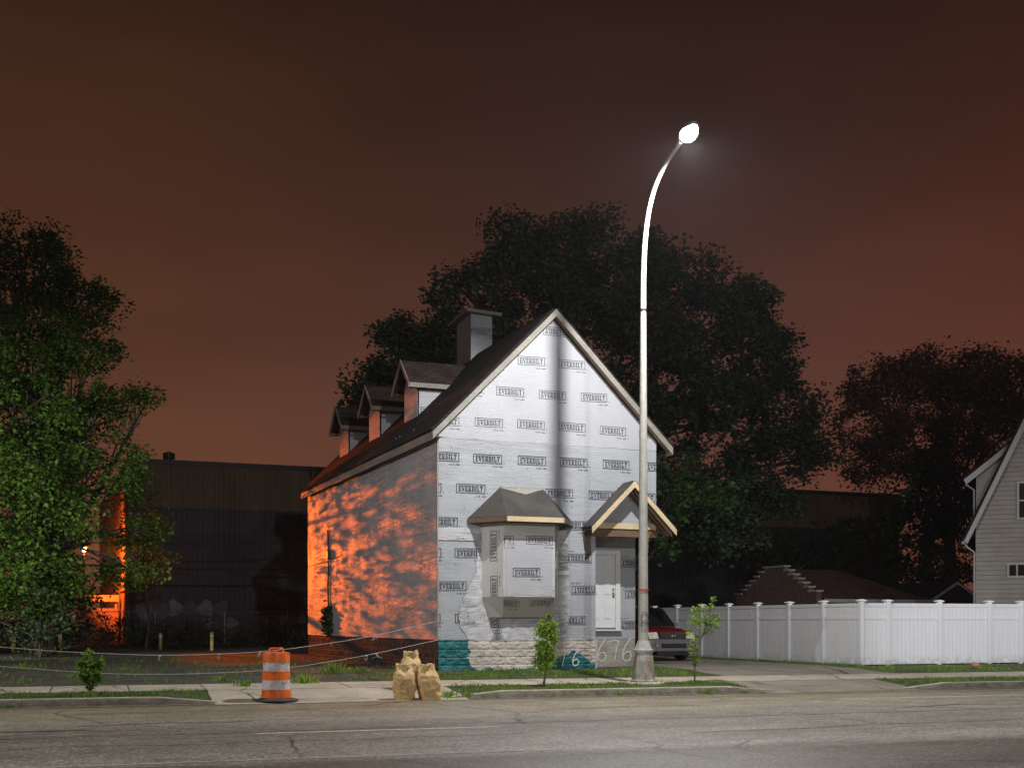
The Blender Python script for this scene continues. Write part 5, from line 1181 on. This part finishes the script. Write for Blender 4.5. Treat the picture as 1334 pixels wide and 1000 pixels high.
for s in (0, 1):
    m = MB(); A_ = eA if not s else 2*rA-eA; m.prism([Q(A_,-.39,eZ+.02), Q(rA,-.39,rZ_+.02), Q(rA,-.39,rZ_-.5), Q(A_+(.12 if not s else -.12),-.39,eZ-.12)], ey*.035); m.build('rake_board', M['trim_dim'], rh)
m = MB(); m.box((0,0,0),(1,1,1)); m.v = [tuple(Q(eA-.1+a*.13, -.3+b*9.4, eZ-.12+c*.12)) for a, b, c in m.v]; m.build('gutter', M['trim_dim'], rh)
m = MB(); m.tube([Q(eA,-.15,eZ-.1), Q(eA+.1,-.12,eZ-.25), Q(-.06,-.02,eZ-.45), Q(-.06,-.02,.4)], .045, 8); m.build('downspout', M['trim_dim'], rh, smooth=True)
dA, dZ = loc(1256, 626, .3); uA = rA-.4; uZ = dZ+(uA-dA)*.80
m = MB(); m.prism([Q(0,.35,eZ), Q(0,.35,dZ-.1), Q(uA,.35,uZ-.15), Q(uA,.35,rZ_-1.2 if rZ_-1.2 < uZ else uZ-.2)], ey*6)
z = eZ
while z < uZ-.3:
    aa = max(0.0, (z+.2-dZ)/.80+dA) if z+.2 > dZ else 0.0
    bb = rA-(rZ_-z)/sl_
    if bb > aa: m.face([Q(aa,.32,z), Q(bb,.32,z), Q(bb,.338,z+.19), Q(aa,.338,z+.19)])
    z += .19
dd = m.build('dormer', M['siding'], rh)
m = MB(); m.slab([Q(dA,.1,dZ), Q(uA,.1,uZ), Q(uA,6.6,uZ), Q(dA,6.6,dZ)][::-1], .12); m.build('dormer_roof', M['shingle'], dd)
m = MB(); m.prism([Q(dA,.06,dZ+.02), Q(uA,.06,uZ+.02), Q(uA,.06,uZ-.22), Q(dA+.1,.06,dZ-.18)], ey*.035); m.build('dormer_rake', M['trim_dim'], dd)
m = MB(); m.tube([Q(dA+.05,.2,dZ-.15), Q(-.08,.3,dZ-.4), Q(-.08,.3,eZ+.2)], .04, 8); m.build('downspout', M['trim_dim'], dd, smooth=True)
def win(x0, y0, x1, y1, mull):
    a0, z1 = loc(x0, y0); a1, z0 = loc(x1, y1)
    m = MB(); B = lambda a, b, z, A2, B2, Z2, mt=0: (m.box((0,0,0),(1,1,1),mt), m.v.__setitem__(slice(-8,None), [tuple(Q(a+(A2-a)*p[0], b+(B2-b)*p[1], z+(Z2-z)*p[2])) for p in m.v[-8:]]))
    f = .08
    B(a0,-.09,z0,a0+f,-.031,z1); B(a1-f,-.07,z0,a1,-.031,z1); B(a0+f,-.07,z1-f,a1-f,-.031,z1); B(a0+f,-.08,z0,a1-f,-.031,z0+f)
    for k in range(1, mull+1):
        if y1-y0 < 25: xm = a0+(a1-a0)*k/(mull+1); B(xm-.03,-.068,z0+f,xm+.03,-.031,z1-f)
        else: zm = z0+(z1-z0)*.5; B(a0+f,-.068,zm-.03,a1-f,-.031,zm+.03)
    wn_ = m.build('window', M['trim_dim'], rh); m = MB(); m.face([Q(a0+f,-.055,z0+f), Q(a1-f,-.055,z0+f), Q(a1-f,-.055,z1-f), Q(a0+f,-.055,z1-f)]); m.build('pane', M['glass_dark'], wn_)
win(1312, 733, 1338, 752, 1); win(1325, 627, 1352, 676, 1)
# ------------------------------------------------------------------ brick garage with stepped gable
GX, GY0, GY1 = 35.5, 50.0, 57.1; gc = (GY0+GY1)/2
ga = tag(empty('brick_garage', (38.5, gc, .3)), 'brick garage with a stepped parapet gable behind the white fence', 'garage')
m = MB(); st = [(GY0,3.0),(GY0+.7,3.0)]
ys = [GY0-.1]+[GY0+.55+.42*k for k in range(7)]; lv_ = [3.1+.22*k for k in range(8)]
for k in range(7):
    yy0, yy1 = ys[k], GY0*0+2*gc-ys[k]; z0 = .2 if k == 0 else lv_[k-1]+.0
    m.box((GX-.02*0,yy0,z0 if k == 0 else lv_[k-1]),(GX+.3,yy1,lv_[k]))
m.build('parapet_wall', M['brick'], ga)
m = MB()
for k in range(7):
    for s in (0, 1):
        a, b = (ys[k]-.06, ys[k+1]+.0) if k < 6 else (ys[k]-.06, gc-.002)
        if s: a, b = 2*gc-b, 2*gc-a
        m.box((GX-.06,a,lv_[k]+.002),(GX+.36,b,lv_[k]+.08))
m.build('coping', M['concrete'], ga)
m = MB(); m.box((GX+.3,GY0+.1,.2),(41.6,GY1-.1,2.75)); m.build('wall', M['brick'], ga)
m = MB(); e0, e1, r0, rx1 = 2.75, 2.75, 4.35, 39.4; x1_ = 42.2
A0, A1, B0, B1 = (GX+.3,GY0-.3,e0), (x1_,GY0-.3,e0), (GX+.3,GY1+.3,e0), (x1_,GY1+.3,e0); R0, R1 = (GX+.3,gc,r0), (rx1,gc,r0)
m.face([A0,A1,R1,R0]); m.face([A1,B1,R1]); m.face([B1,B0,R0,R1]); m.face([A0,B0,B1,A1]); m.build('roof', M['shingle_red'], ga)
m = MB(); m.box((GX+.3,GY0-.36,e0-.16),(x1_+.04,GY0-.305,e0+.0)); m.build('gutter', M['trim_dim'], ga)
# small shed with white rakes
sh = tag(empty('shed', (43.2, 51, .3)), 'dark shed with thin white roof edges left of the tan house', 'shed')
pL, pT = onY(1200, 790, 50), onY(1247, 757.5, 50); hw_ = pT.x-pL.x
m = MB(); m.prism([(pL.x+.3,50.1,.2),(pL.x+2*hw_-.3,50.1,.2),(pL.x+2*hw_-.3,50.1,pL.z+.1),(pT.x,50.1,pT.z-.12),(pL.x+.3,50.1,pL.z+.1)], (0,4,0)); m.build('wall', M['dark_metal'], sh)
m = MB(); m.slab([(pL.x,50,pL.z),(pT.x,50,pT.z),(pT.x,54.4,pT.z),(pL.x,54.4,pL.z)][::-1], .07); m.slab([(pT.x,50,pT.z),(pL.x+2*hw_,50,pL.z),(pL.x+2*hw_,54.4,pL.z),(pT.x,54.4,pT.z)][::-1], .07); m.build('roof', M['shingle'], sh)
m = MB(); m.prism([(pL.x,49.96,pL.z+.02),(pT.x,49.96,pT.z+.02),(pT.x,49.96,pT.z-.12),(pL.x,49.96,pL.z-.12)], (0,.035,0)); m.prism([(pT.x,49.96,pT.z+.02),(pL.x+2*hw_,49.96,pL.z+.02),(pL.x+2*hw_,49.96,pL.z-.12),(pT.x,49.96,pT.z-.12)], (0,.035,0)); m.build('rake_board', M['trim_dim'], sh)
hz = NT('haze_air'); hz.t.nodes.remove(hz.b); pv = hz.n('ShaderNodeVolumePrincipled'); pv.inputs['Color'].default_value = (.9,.9,.95,1); pv.inputs['Density'].default_value = .0002; pv.inputs['Anisotropy'].default_value = .2
hz.t.links.new(pv.outputs[0], hz.out.inputs['Volume'])
m = MB(); m.box((-900,-700,-1.1),(1100,1300,32)); tag(m.build('haze', hz.mat), kind='stuff')
# ------------------------------------------------------------------ camera and render settings
cd = bpy.data.cameras.new('camera'); cam = bpy.data.objects.new('camera', cd); COL.objects.link(cam)
cam.location = (0, 0, EYE); cam.rotation_euler = (R(90), 0, -YAW); cd.sensor_width = 36; cd.lens = F/1334*36; cd.shift_y = (PY-500)/1334; cd.clip_end = 3000
scene.camera = cam
scene.view_settings.view_transform = 'Standard'; scene.view_settings.look = 'None'; scene.view_settings.exposure = 0.0; scene.view_settings.gamma = 1.0
scene.render.engine = 'CYCLES'; cy = scene.cycles
cy.use_denoising = True
try: cy.denoiser = 'OPENIMAGEDENOISE'
except Exception: pass
cy.max_bounces = 6; cy.diffuse_bounces = 3; cy.glossy_bounces = 2; cy.transmission_bounces = 3; cy.sample_clamp_indirect = 4; cy.caustics_reflective = False; cy.caustics_refractive = False
cy.use_light_tree = True
